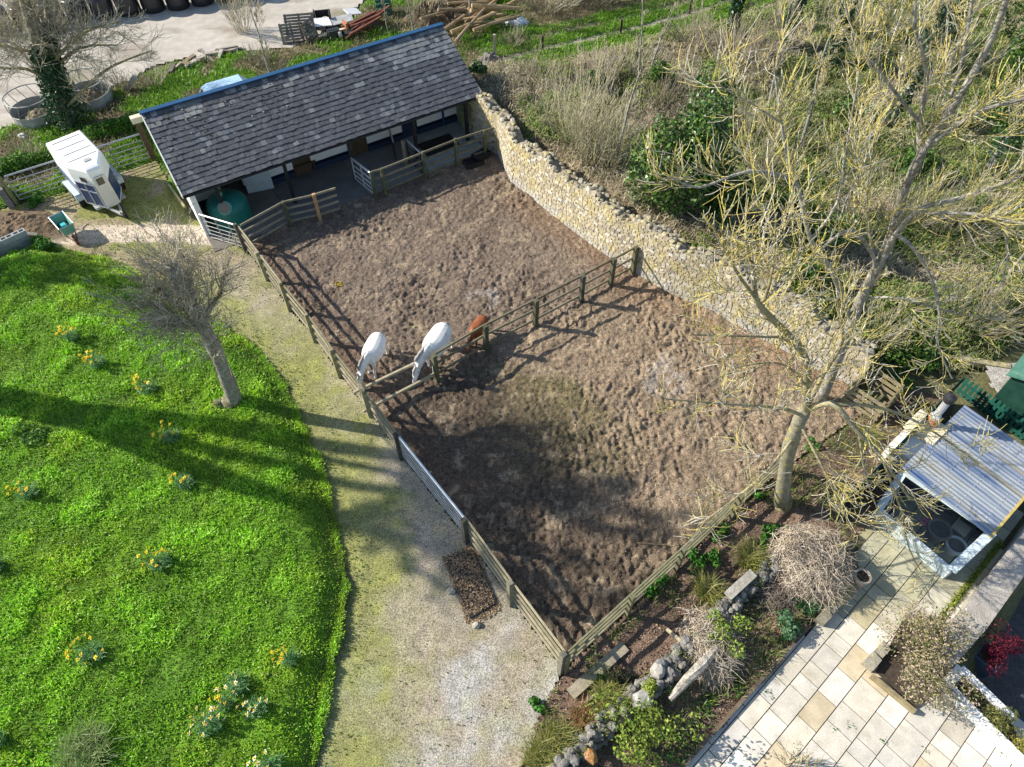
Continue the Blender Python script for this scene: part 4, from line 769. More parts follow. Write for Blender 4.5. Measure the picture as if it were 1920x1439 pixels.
def pony(lb,p,head,s,m,hairm,legm,yaw=-.3,drop=1.0,step=.06):
    p=np.asarray(p,float)*np.array([1,1,0])+Z3*.0;t=thing('pony',lb,'pony',p);ex,ey=axes(head)
    def L(x,y,z): return p+(ex*x+ey*y+Z3*z)*s
    mb=MB();T=[(-.57,.80,.07,.08),(-.54,.80,.18,.17),(-.44,.785,.26,.235),(-.31,.765,.285,.26),(-.15,.73,.31,.275),(.05,.71,.315,.285),(.2,.725,.28,.285),(.31,.77,.225,.27),(.42,.79,.15,.2)]
    loft(mb,[(L(x,0,z),ey*ry*s,Z3*rz*s) for x,z,ry,rz in T])
    N=[(.26,.86,.13,.19),(.40,.86,.12,.18),(.55,.80-.02*drop,.10,.155),(.69,.74-.10*drop,.082,.125),(.79,.70-.22*drop,.075,.105)]
    yy=lambda x: yaw*max(0,x-.34)
    def tilt(a,b): d=b-a;d/=np.linalg.norm(d);return d
    cs=[L(x,yy(x),z) for x,z,_,_ in N];R_=[]
    for i,(c,(x,z,ry,rz)) in enumerate(zip(cs,N)):
        d=tilt(cs[max(i-1,0)],cs[min(i+1,len(cs)-1)]);sd=np.cross(Z3,d);sd/=np.linalg.norm(sd);u=np.cross(d,sd);R_.append((c,sd*ry*s,u*rz*s))
    loft(mb,R_)
    hd=[(.76,.75-.22*drop,.075,.095),(.84,.66-.25*drop,.085,.105),(.89,.56-.27*drop,.075,.09),(.935,.45-.28*drop,.058,.066),(.965,.37-.28*drop,.055,.06),(.975,.335-.28*drop,.04,.045)]
    cs=[L(x,yy(x)*1.0,z) for x,z,_,_ in hd];R_=[]
    for i,(c,(x,z,ry,rz)) in enumerate(zip(cs,hd)):
        d=tilt(cs[max(i-1,0)],cs[min(i+1,len(cs)-1)]);sd=np.cross(Z3,d);sd/=np.linalg.norm(sd);u=np.cross(d,sd);R_.append((c,sd*ry*s,u*rz*s))
    loft(mb,R_);hs=R_
    for sgn in (-1,1):
        c,a,b=hs[0];e0=c+a*.75*sgn+b*.6;tp_=e0+a*.5*sgn+b*.9+Z3*.05*s;mb.tube([e0-b*.2,(e0+tp_)/2,tp_],[.035*s,.04*s,.012*s],6)
    feet=[]
    for i,sgn in enumerate((-1,1)):
        o=step*(1 if i else -1)
        G=[(.33,.11,.78,.10),(.335,.125,.56,.078),(.34+o*.5,.125,.40,.05),(.345+o*.7,.125,.31,.052),(.345+o,.125,.14,.034),(.355+o,.125,.075,.042),(.365+o,.125,.03,.05)]
        mb.tube([L(x,sgn*y,z) for x,y,z,_ in G],[r*s for *_,r in G],9);feet.append((.37+o,sgn*.125))
        G=[(-.40,.10,.78,.15),(-.39,.13,.58,.105),(-.43-o*.4,.13,.46,.068),(-.50-o*.7,.13,.365,.056),(-.485-o,.13,.2,.038),(-.475-o,.13,.08,.043),(-.465-o,.13,.03,.05)]
        mb.tube([L(x,sgn*y,z) for x,y,z,_ in G],[r*s for *_,r in G],9);feet.append((-.46-o,sgn*.13))
    remesh(mb,.02*s,'body',m,t)
    for x,y in feet: mb=MB();mb.lathe(L(x,y,0),[(.062*s,0),(.052*s,.055*s),(.03*s,.06*s)],10);mb.build('hoof','hoof',t)
    mb=MB();mb.tube([L(-.575,0,.9),L(-.64,.01,.82),L(-.67,.02,.6),L(-.66,.02,.34),L(-.64,.02,.22)],[.03*s,.05*s,.065*s,.055*s,.015*s],8);mb.build('tail',hairm,t,smooth=True)
    mb=MB()
    for i in range(26):
        f=i/25;x=.36+.42*f;z=1.01-.05*f-(.02+.22*max(0,f-.2))*drop*f;b=L(x,yy(x),z);o=ey*(random.uniform(-.1,-.02) if yaw>-1 else .05)*s;mb.tube([b-Z3*.02*s,b+o*.5+Z3*.03*s,b+o-Z3*.10*s],[.03*s,.032*s,.01*s],5)
    c,a,b=hs[0];mb.tube([c+b*1.0,hs[1][0]+hs[1][2]*1.05,hs[2][0]+hs[2][2]*1.0],[.035*s,.035*s,.01*s],6);mb.build('mane',hairm,t,smooth=True)
    for sgn in (-1,1): c,a,b=hs[1];q=c+a*.93*sgn+b*.25;mb=MB();mb.lathe(q,[(.004,-.014*s),(.013*s,-.008*s),(.016*s,0),(.013*s,.008*s),(.004,.014*s)],8);mb.build('eye','rubber',t)
    c,a,b=hs[-1];mb=MB();mb.lathe(c-b*.0,[(.02*s,-.02*s),(.045*s,-.01*s),(.05*s,.0),(.03*s,.022*s)],10,axis=hs[-1][0]-hs[-3][0]);mb.build('muzzle',legm,t,smooth=True)
    return t
pony('smaller white pony nosing down at the drive fence, left of the gap','-' and (-4.42,14.86,0),R(-106),1.10,'pony','grey_mane','grey_mane',-.25,1.0)
pony('larger white pony with its head over the slip rails, beside the dark dividing fence',(-2.42,15.02,0),R(-115),1.27,'pony','grey_mane','grey_mane',-.22,.45,.09)
pony('small chestnut pony with pale flaxen mane behind the dark dividing fence',(-1.1,15.93,0),R(-118),.84,'chest','flaxen','mud',.1,.6)
# ------------------------------------------------------------------ garden shed, glazed porch, chimney
SB=at(1697,880,1.0);SX,SY=axes(R(-51));SHD=thing('garden_shed','low garden shed with blue streaked corrugated roof behind the glazed frame','shed',SB*np.array([1,1,0]))
def sp(x,y,z): return SB*np.array([1,1,0])+SX*x+SY*y+Z3*z
_c=at(1862,997,1.0);LX=float(np.hypot(*(_c-SB)[:2]));LY=3.3
mb=MB();ny=int(LY/.0225);V=[];nx=2
for i in range(nx):
    x=-.08+(LX+.12)*i/(nx-1)
    for j in range(ny+1):
        y=-.03+(LY+.06)*j/ny;V.append(sp(x,y,1.0-.05*x+.016*math.sin(y*2*math.pi/.135)))
mb.add(V,[(j,ny+1+j,ny+2+j,j+1) for j in range(ny)])
rf_=mb.build('corrugated_roof','corr',SHD);md=rf_.modifiers.new('s','SOLIDIFY');md.thickness=.006
mb=MB();rs2=random.Random(2)
for x in (.1,.8,1.5,2.2):
    for j in range(20): mb.lathe(sp(x,.08+j*.155,1.0-.05*x+.012),[(.014,0),(.012,.008),(.004,.012)],6)
mb.build('roof_screw','galv',rf_)

for p0,p1,z_ in ((sp(.03,.1,0),sp(.03,LY-.1,0),.95),(sp(LX-.04,.1,0),sp(LX-.04,LY-.1,0),.84),(sp(.06,LY-.06,0),sp(LX-.07,LY-.06,0),.84)): mb=MB();mb.beam(p0+Z3*z_/2,p1+Z3*z_/2,.05,z_);mb.build('wall','frame',SHD)
mb=MB();mb.prism([sp(.06,1.0,0),sp(LX-.07,1.0,0),sp(LX-.07,LY-.1,0),sp(.06,LY-.1,0)],.04,.075);mb.build('shed_floor','slab',SHD)
mb=MB();mb.beam(sp(LX+.05,-.03,.83),sp(LX+.05,LY,.83),.06,.14);fs=mb.build('fascia','terra',SHD);fs.data.materials[0]=mat('yellow_fascia',(.45,.34,.10),.7,.25,5)
PO=thing('glazed_frame','pale blue framed low glass frame in front of the corrugated shed, pots inside','cold frame',sp(1,-.8,0))
q=[at(1694,886,.86),at(1648,955,.52),at(1784,1070,.52),at(1858,1000,.82)]
def bar(a,b,w,h,nm,m='frame',par=PO): mb=MB();mb.beam(a,b,w,h);return mb.build(nm,m,par)
bar(q[0],q[1],.20,.05,'frame_rail');bar(q[1]+Z3*.003,q[2]+Z3*.003,.12,.05,'frame_rail');bar(q[2]+Z3*.006,q[3]+Z3*.006,.24,.05,'frame_rail');bar(q[3]+Z3*.009,q[0]+Z3*.009,.14,.05,'frame_rail')
bar(q[0]+(q[1]-q[0])*.02+Z3*.05-SX*.05,q[1]+Z3*.05-SX*.05,.03,.05,'glazing_bar');bar(q[2]+Z3*.06+SX*.1,q[3]+Z3*.06+SX*.1,.03,.05,'glazing_bar')
mb=MB();g1_=[q[1]*np.array([1,1,0])+Z3*.06,q[2]*np.array([1,1,0])+Z3*.06,q[2]-Z3*.03,q[1]-Z3*.03];mb.add(g1_+[p_-SX*.0-SY*.03 for p_ in g1_],BX);mb.build('front_board','frame',PO)
for k,p_ in enumerate(q): bar(p_*np.array([1,1,0]),p_-Z3*.05,.07,.07,'corner_post')
mb=MB();mb.add([p_-Z3*.012 for p_ in q],[(0,1,2,3)]);mb.build('roof_pane','pane',PO)
M['hay2']=mat('pot_compost',(.20,.17,.14),.95,.3,14)
def potm(nm,lb,p,r,h,m,soil=True,prof=None):
    t=thing(nm,lb,'pot',p);mb=MB();mb.lathe(p,prof or [(r*.7,0),(r*.95,h*.8),(r*1.04,h*.82),(r*1.04,h),(r*.86,h),(r*.84,h*.85),(.01,h*.84)],20);mb.build('pot_body',m,t)
    mb=MB();mb.lathe(p+Z3*(h*.8),[(.02,.0),(r*.86,.0),(r*.86,h*.06),(.02,h*.09)],16);mb.build('soil','soil' if 'planter' in nm else 'hay2',t);return t
potm('plant_pot','large brown clay pot under the glass frame, left of the white pot',at(1747,1008),.30,.5,'pot');potm('plant_pot','white round pot under the glass frame near its front corner',at(1781,1033),.26,.38,'potw');potm('plant_pot','dark pot by the back corner inside the glass frame',at(1755,942),.2,.3,'potb')
heap('pink_cloth','pink and white cloth lying inside the glass frame behind the clay pot','cloth',at(1742,982),.38,.22,.2,((.5,.5,.5),(.5,.5,.5)),141,.04,'pink',.2)
t=thing('garden_chair','cream garden chair standing inside the glass frame','chair',at(1793,1000));c=at(1793,1000);e,n=axes(R(40))
mb=MB();mb.box(c+Z3*.3,(.38,.38,.04),[e,n,Z3]);mb.build('seat','cream',t);mb=MB();mb.box(c+n*.2+Z3*.42,(.38,.03,.24),[e,n,Z3]);mb.build('backrest','cream',t)
for sx in (-.18,.18):
    for sy in (-.18,.18): mb=MB();mb.box(c+e*sx*.9+n*sy*.9+Z3*.14,(.035,.035,.28),[e,n,Z3]);mb.build('leg','cream',t)
cf=at(1726,812,1.0)*np.array([1,1,0]);CH=thing('outdoor_fireplace','white rendered outdoor fireplace with cream top, terracotta pot and metal flue beside the shed','fireplace',cf)
mb=MB();mb.box(cf+Z3*.45-SY*.35,(.75,1.15,.9),[SX,SY,Z3]);mb.build('render_body','white',CH);mb=MB();mb.box(cf+Z3*.98+SY*.3,(.9,.85,.13),[SX,SY,Z3]);mb.build('top_slab','cream',CH)
c=cf+SY*.52+Z3*1.05;mb=MB();mb.lathe(c,[(.20,0),(.17,.12),(.16,.2),(.18,.25),(.13,.26)],16);mb.build('chimney_pot','terra',CH);mb=MB();mb.tube([c+Z3*.24,c+Z3*1.05],.10,12);mb.lathe(c+Z3*.24,[(.15,0),(.15,.08),(.11,.09)],12);mb.build('flue','galv',CH);mb=MB();mb.lathe(c+Z3*1.0,[(.12,0),(.15,.05),(.16,.22),(.05,.28)],14);mb.build('cowl','steel',CH)
def boardfence(nm,lb,a,b,h,w,gap,m,railz,rnd=False,th=.02):
    a=np.asarray(a,float)*np.array([1,1,0]);b=np.asarray(b,float)*np.array([1,1,0]);d=b-a;l=np.linalg.norm(d);d/=l;n=np.array([-d[1],d[0],0]);t=thing(nm,lb,'fence',a);N_=int(l/(w+gap))
    for i in range(N_):
        c=a+d*((i+.5)*(w+gap));hh=h+random.uniform(-.015,.015);mb=MB()
        pr=[(-w/2,0.05),(w/2,.05),(w/2,hh-.05),(w/4,hh),(-w/4,hh),(-w/2,hh-.05)] if rnd else [(-w/2,.05),(w/2,.05),(w/2,hh),(-w/2,hh)]
        k=len(pr);V=[c+d*x+Z3*z+n*s for s in (0,th) for x,z in pr];mb.add(V,[tuple(range(k)),tuple(range(2*k-1,k-1,-1))]+[(j,k+j,k+(j+1)%k,(j+1)%k) for j in range(k)]);mb.build('picket' if rnd else 'board',m,t)
    for z in railz: mb=MB();mb.beam(a-n*.025+Z3*z,b-n*.025+Z3*z,.04,.08);mb.build('rail',m,t)
    return t
boardfence('garden_fence','dark green boarded fence running up the left side of the fireplace',at(1600,925,1.3),at(1812,703,1.3),1.3,.14,.01,'dgreen',(.3,1.1))
boardfence('picket_fence','green picket fence with rounded tops behind the corrugated shed roof',at(1812,708,.8),at(1995,838,.8),.8,.09,.06,'green',(.25,.6),True)
c=at(1972,704,1.8)*np.array([1,1,0]);e,n=axes(R(42));t=thing('small_shed','small shed with green felt roof at the right edge above the picket fence','shed',c)
mb=MB();mb.box(c+Z3*.85,(1.3,1.5,1.7),[e,n,Z3]);mb.build('wall','dgreen',t);mb=MB()
for s in (-1,1): a_=[c+e*x+n*(s*y)+Z3*z for x,y,z in ((-.8,0,2.0),(.8,0,2.0),(.8,.9,1.7),(-.8,.9,1.7))];mb.add(a_+[p-Z3*.04 for p in a_],BX)
mb.build('roof','felt',t)
mb=MB();mb.beam(at(1800,676,.2),at(1892,690,.2),.2,.2,(.34,.30,.18));tag(mb.build('fallen_log','bark',None,at(1845,682)),'pale fallen trunk on the green bank left of the green roofed shed','log')
struct(sheet('gravel_patch',atl([(1835,690),(1900,690),(1960,760),(1915,790),(1850,735)]),.1,lambda x,y,s:.25+0*x,lambda x,y:lerp((.30,.28,.25),(.42,.4,.36),fbm(x,y,3,3,5)),'gravel',.1))
# ------------------------------------------------------------------ terrace walls and planters
wl=[np.array([*p,0]) for p in ([17.6,11.9],[12.14,7.15],[10.55,5.81],[10.25,5.5],[10.34,4.93],[11.5,5.8],[12.95,7.06],[18.2,11.4])]
mb=MB();mb.prism(wl,-1.0,.5);tag(mb.build('terrace_wall','render',None,(11,6,0)),'wide rough cement topped wall between the patio and the dark gravel','wall')
def kerb(nm,lb,a,b,w,h,n,cols,seed,z0=0,cat='kerb'):
    rg=random.Random(seed);d=b-a;l=np.linalg.norm(d);d/=l;q=np.array([-d[1],d[0],0]);mb=MB()
    for i in range(n): stone(mb,a+d*(l*(i+.5)/n)+Z3*(z0+h/2),d[:2],q[:2],l/n-.01,w*rg.uniform(.9,1.05),h*rg.uniform(.92,1.06),np.array(rg.choice(cols))*rg.uniform(.85,1.1),rg,.018)
    return tag(mb.build(nm,'rubble',None,a),lb,cat)
kerb('stone_kerb','mossy stone kerb between the patio and the bed, below the clay planter pot',at(1532,1172),at(1592,1100),.27,.32,4,[(.25,.23,.17),(.3,.27,.2),(.35,.31,.10)],1)
kerb('stone_kerb','short mossy stone block at the left corner of the pink shrub planter',at(1620,1256),at(1655,1217),.25,.32,2,[(.36,.33,.26),(.3,.27,.1)],2)
kerb('planter_edge','rough stone edge of the planter along its patio side, behind the pink shrub',at(1690,1152),at(1778,1190),.2,.35,6,[(.38,.34,.28),(.3,.27,.22)],3,cat='edging')
mb=MB();mb.beam(at(1632,1268,.12),at(1714,1336,.12),.09,.22,(.26,.21,.12));tag(mb.build('timber_edging','wood',None,at(1670,1300)),'straight timber board edging the front of the pink shrub planter','edging')
mb=MB();mb.prism([at(1640,1262),at(1690,1165),at(1775,1195),at(1790,1285),at(1712,1330)],.0,.13);tag(mb.build('planter_soil','soil',None,at(1700,1240)),'dark soil filling the planter under the pink shrub','soil')
mb=MB();mb.beam(at(1283,1434,.08),at(1516,1176,.08),.09,.2,(.14,.105,.07));tag(mb.build('timber_edging','wood',None,at(1400,1300)),'long dark timber edging between the shaded bed and the sunny patio','edging')
PLW=thing('white_planter','low white painted double wall planter beside the patio and dark gravel','planter',at(1800,1300))
u1=at(1777,1284,.32);u2=at(1945,1452,.32);v1=at(1803,1252,.32);v2=at(1900,1346,.32)
for a_,b_,w in ((u1,u2,.2),(v1,v2,.16)): mb=MB();mb.beam(a_*np.array([1,1,0])-Z3*.25,b_*np.array([1,1,0])-Z3*.25,w,1.15);mb.build('planter_wall','white',PLW)
mb=MB();mb.beam(u1*np.array([1,1,0])-Z3*.252,v1*np.array([1,1,0])-Z3*.252,.22,1.14);mb.build('planter_end','white',PLW);mb=MB();mb.prism([u1,v1,v2,u2],-.5,.2);mb.build('soil','soil',PLW)
potm('planter_pot','tall weathered clay pot standing at the corner of the paved steps',at(1604,1096),.20,.55,'pot')
# garden rubble walls
def rockwall(nm,lb,pts,hgt,w,seed,n):
    f,l=path_pts(pts);rg=random.Random(seed);mb=MB();mc=MB()
    for i in range(n):
        s=rg.uniform(0,l);p,q=f(s);nn=np.array([-q[1],q[0]]);z=rg.uniform(.05,hgt);r=rg.uniform(.06,.15);t=rg.random();c=np.array([.10,.097,.09])*(1-t)+np.array([.26,.245,.215])*t
        mb.rock((*(p+nn*rg.uniform(-w/2,w/2)*(1.15-.45*z/hgt)),z),r,c,(1,rg.uniform(.7,1),rg.uniform(.35,.65)),rg.uniform(0,3))
    return tag(mb.build(nm,'rock',None,(*np.asarray(pts[0])[:2],0)),lb,'wall')
rockwall('dry_stone_wall','low mossy grey dry stone wall winding along the garden bed under the dead stem heaps',atl([(1010,1490),(1075,1410),(1130,1360),(1195,1305),(1250,1262),(1300,1205),(1352,1150),(1392,1112),(1440,1070),(1500,1020)],.35),.55,.45,21,900)
def slab2(lb,a,b,w,h,col,m='wood',nm='timber_plank',cat='plank'): mb=MB();mb.beam(a,b,w,h,col);return tag(mb.build(nm,m,None,a),lb,cat)
slab2('wide grey timber plank lying just outside the bottom corner of the paddock',at(1070,1302,.15),at(1172,1212,.15),.28,.07,(.30,.26,.19))
slab2('narrow timber edging lying by the ornamental grasses below the wide plank',at(1086,1328,.12),at(1138,1285,.12),.06,.12,(.26,.24,.17),nm='timber_edging',cat='edging')
slab2('pale board edging at the bottom of the photo beside the gravel drive',at(962,1448,.1),at(995,1415,.1),.06,.14,(.38,.33,.22),nm='timber_edging',cat='edging')
slab2('pale short timber stake leaning over the straw coloured dead heap',at(1250,1180,.25),at(1288,1213,.35),.07,.07,(.42,.37,.25))
slab2('stone slab laid on top of the tumbled wall, by the straw coloured heap',at(1365,1118,.62),at(1412,1075,.62),.24,.1,(.33,.31,.26),'rock','flat_stone','stone')
slab2('timber edge board above the tussock grass in the bed',at(1318,1108,.2),at(1342,1086,.2),.1,.1,(.32,.29,.16))
mb=MB();mb.tube([at(1256,1312,.45),at(1288,1275,.55),at(1320,1243,.6),at(1352,1200,.5)],[.07,.12,.13,.10],8,(.40,.36,.30));tag(mb.build('driftwood_log','gbark',None,at(1300,1260)),'bleached grey driftwood log lying along the garden wall','log')
for i,(lb,u,v,r,c) in enumerate((('flat grey capstone on the end of the tumbled wall, next to the driftwood log',1205,1312,.25,(.3,.29,.27)),('square grey stone block beside the driftwood log',1234,1258,.22,(.34,.32,.28)),('rust stained stone near the bottom end of the tumbled wall',1108,1418,.16,(.34,.17,.06)),('dark grey round stone on the low wall by the yellow green cushion plant',1240,1246,.16,(.17,.17,.17)))):
    mb=MB();mb.rock(at(u,v,.55),r,c,(1.1,.9,.6),i);tag(mb.build('loose_stone','rock',None,at(u,v)),lb,'stone')
# chip covered frame on the drive
cc=[at(u,v) for u,v in ((836,1052),(886,1034),(930,1132),(882,1160))];t=thing('harrow_mat','flat dark mesh mat heaped with wood chips, lying on the gravel by the fence','frame',sum(cc)/4)
mb=MB();mb.prism(cc,.0,.05);mb.build('mesh_base','bplast',t)
for i in range(4): mb=MB();mb.beam(cc[i]+Z3*(.05+.003*i),cc[(i+1)%4]+Z3*(.05+.003*i),.025,.05);mb.build('edge_bar','steel',t)
q_,_=scatter(np.array([np.array(c_)*1.16-sum(cc)/4*.16 for c_ in cc]),1900,.12);P=np.stack([q_[:,0],q_[:,1],np.where(sdist(cc,q_[:,0],q_[:,1])>0,.058+.05*fbm(q_[:,0],q_[:,1],3,3,2),.04)],1);ch=quads('wood_chips',leafq(P,rng.uniform(.03,.07,len(P)),nb=np.array([0,0,1.5])),mixc([(.30,.2,.12),(.12,.085,.06),(.4,.3,.18)],len(P)),'chips',t)
for i,(u,v) in enumerate(((845,1108),(893,1172))): mb=MB();mb.rock(at(u,v,.06),.12,(.38,.35,.28),(1,.8,.6));tag(mb.build('pale_stone','rock',None,at(u,v)),('pale stone at the left side of the chip covered frame','pale stone at the bottom tip of the chip covered frame')[i],'stone')
# slatted compost bin near the trunk
c=at(1625,757);e,n=axes(R(40));t=thing('compost_bin','open slatted wooden compost bin behind the forked lichen tree','compost bin',c)
for s,(o,d_) in enumerate(((n*.55,e),(-n*.55,e),(e*.55,n),(-e*.55,n))):
    for k in range(4): mb=MB();mb.beam(c+o+Z3*(.15+.22*k+.02*s)-d_*.6,c+o+Z3*(.15+.22*k+.02*s)+d_*.6,.03,.12,(.24,.2,.12));mb.build('slat','wood',t)
for sx in (-.55,.55):
    for sy in (-.55,.55): mb=MB();mb.box(c+e*sx*.9+n*sy*.9+Z3*.5,(.08,.08,1.0),[e,n,Z3],(.2,.17,.1));mb.build('post','wood',t)
# ------------------------------------------------------------------ vegetation
def unit(v): v=np.asarray(v,float);return v/(np.linalg.norm(v)+1e-9)
def rotd(d,ang,rg):
    a=unit(rg.normal(size=3));a=unit(a-d*(a@d));return unit(d*math.cos(ang)+a*math.sin(ang))
def grow(mb,p,d,L,r,lev,mx,rg,up=.15,ang=.7,nch=4,ratio=.55,wob=.12,cols=None,rmin=.008,t0=.25):
    n=4 if lev<mx else 3;pts=[np.asarray(p,float)];d=unit(d)
    for i in range(n):
        d=unit(d+rg.normal(size=3)*wob+np.array([0,0,up*(1+.6*i/n)]));pts.append(pts[-1]+d*L/n)
    c=cols[min(lev,len(cols)-1)];c=np.array(c[rg.integers(0,len(c))])*rg.uniform(.8,1.2)
    r1=max(r*.5,rmin*.7);mb.tube(pts,np.linspace(max(r,rmin),r1,n+1),6 if r>.06 else (4 if r>.02 else 3),c,cap=False)
    if lev<mx: kids(mb,pts,L,r,lev,mx,rg,up,ang,nch,ratio,wob,cols,rmin,t0)
def kids(mb,pts,L,r,lev,mx,rg,up,ang,nch,ratio,wob,cols,rmin,t0=.25):
    P=np.asarray(pts,float);sg=np.linalg.norm(np.diff(P,axis=0),axis=1);D=np.r_[0,np.cumsum(sg)];D/=D[-1];k=nch+rg.integers(-1,2)
    for j in range(max(k,1)):
        t=t0+(1-t0)*(j+rg.random())/max(k,1);q=np.array([np.interp(t,D,P[:,a]) for a in range(3)]);i=min(np.searchsorted(D,t,side='right')-1,len(P)-2);dd=unit(P[i+1]-P[i])
        nd=rotd(dd,ang*rg.uniform(.6,1.3),rg);grow(mb,q,nd,L*ratio*rg.uniform(.6,1.25)*(1.15-.4*t),max(r*.5*(1.1-.4*t),rmin),lev+1,mx,rg,up,ang,nch,ratio,wob,cols,rmin)
GREY=[(.25,.235,.20),(.32,.31,.27),(.21,.20,.16)];YEL=[(.48,.40,.10),(.42,.37,.15),(.38,.35,.24),(.50,.43,.14),(.46,.44,.37),(.40,.38,.32)];OLV=[(.22,.21,.13),(.26,.24,.17),(.17,.16,.10)]
LICH=[GREY,[(.33,.30,.17),(.30,.28,.2),(.40,.35,.12)],YEL,YEL]
BRN=[OLV,[(.22,.19,.14),(.28,.25,.19)],[(.24,.21,.16),(.33,.30,.24),(.18,.15,.11)],[(.30,.27,.21),(.2,.17,.13)]]
PALE=[[(.34,.32,.27),(.28,.26,.2)],[(.38,.36,.3),(.3,.27,.2)],[(.42,.39,.32),(.34,.3,.22),(.36,.34,.14)],[(.42,.38,.3),(.3,.26,.2)]]
def px(l): return [aty(u,v,Y) for u,v,Y in l]
def smoothpts(P,n=3):
    P=np.asarray(P,float);
    if len(P)<3:return P
    out=[P[0]]
    for i in range(len(P)-1):
        p0=P[max(i-1,0)];p1=P[i];p2=P[i+1];p3=P[min(i+2,len(P)-1)]
        for k in range(1,n+1):
            t=k/n;out.append(.5*((2*p1)+(p2-p0)*t+(2*p0-5*p1+4*p2-p3)*t*t+(3*p1-p0-3*p2+p3)*t**3))
    return np.array(out)
# forked lichen tree in the bed
rg=np.random.default_rng(21);b=at(1465,950)
T1=thing('lichen_tree','forked grey tree crusted with yellow lichen growing at the corner of the paddock fence','tree',b)
mb=MB();Pt=smoothpts([b-Z3*.1]+px([(1477,855,9.5),(1494,800,9.55),(1510,768,9.6)]));mb.tube(Pt,np.linspace(.19,.15,len(Pt))*(1+.07*np.sin(np.arange(len(Pt))*1.9)),12,np.array([(.24,.225,.16)]*len(Pt)));mb.lathe(b,[(.38,-.1),(.25,.12),(.185,.45)],12,(.2,.19,.1));mb.build('trunk','bark',T1,smooth=True)
mb=MB();tw=MB();F1=Pt[-1]
LB=[([(1510,768,9.6),(1514,690,9.5),(1494,646,9.4),(1440,590,9.2),(1418,560,9.0),(1410,490,9.0)],.13,.05,9,1.5),
 ([(1502,660,9.45),(1470,635,9.2),(1430,632,9.0),(1300,628,8.6)],.06,.02,8,1.3),([(1505,780,9.55),(1460,765,9.2),(1350,757,8.8),(1245,748,8.5)],.07,.018,9,1.3),
 ([(1512,770,9.6),(1558,756,9.3),(1600,800,9.0),(1655,862,8.6),(1705,935,8.2)],.12,.04,10,1.3),([(1560,757,9.3),(1650,765,9.1),(1735,800,9.0),(1835,870,8.9)],.06,.02,9,1.2),
 ([(1492,815,9.5),(1448,872,9.0),(1392,925,8.5),(1310,985,8.1)],.055,.018,9,1.2),([(1500,795,9.5),(1533,858,8.9),(1568,930,8.3),(1600,1000,7.9)],.06,.02,9,1.2),
 ([(1512,765,9.6),(1545,700,9.8),(1580,640,9.8),(1570,560,9.6)],.09,.03,7,1.4),([(1655,862,8.6),(1690,960,8.0),(1705,1030,7.7),(1735,1085,7.4)],.045,.014,9,.9),([(1610,810,9.0),(1625,900,8.3),(1660,990,7.9)],.04,.014,8,.9),
 ([(1508,720,9.5),(1480,690,9.1),(1440,680,8.8),(1380,690,8.5)],.045,.015,7,1.0),([(1418,560,9.0),(1375,500,8.8),(1350,420,8.8)],.05,.016,8,1.2),([(1430,575,9.1),(1450,500,9.2),(1455,400,9.2)],.05,.016,8,1.2)]
for pts,r0,r1,nc,ln in LB:
    P=smoothpts(px(pts));cc=np.array(GREY[rg.integers(0,3)])*.5+np.array((.36,.31,.13))*.5
    r0*=.72;r1*=.8;mb.tube(P,np.linspace(r0,r1,len(P)),8,cc,cap=False);kids(tw,P,ln*1.35,max(r1,.02),1,3,rg,.16,.75,nc+3,.66,.2,LICH,.0085,.12)
mb.build('branches','bark',T1,smooth=True);tw.build('twigs','bark',T1)
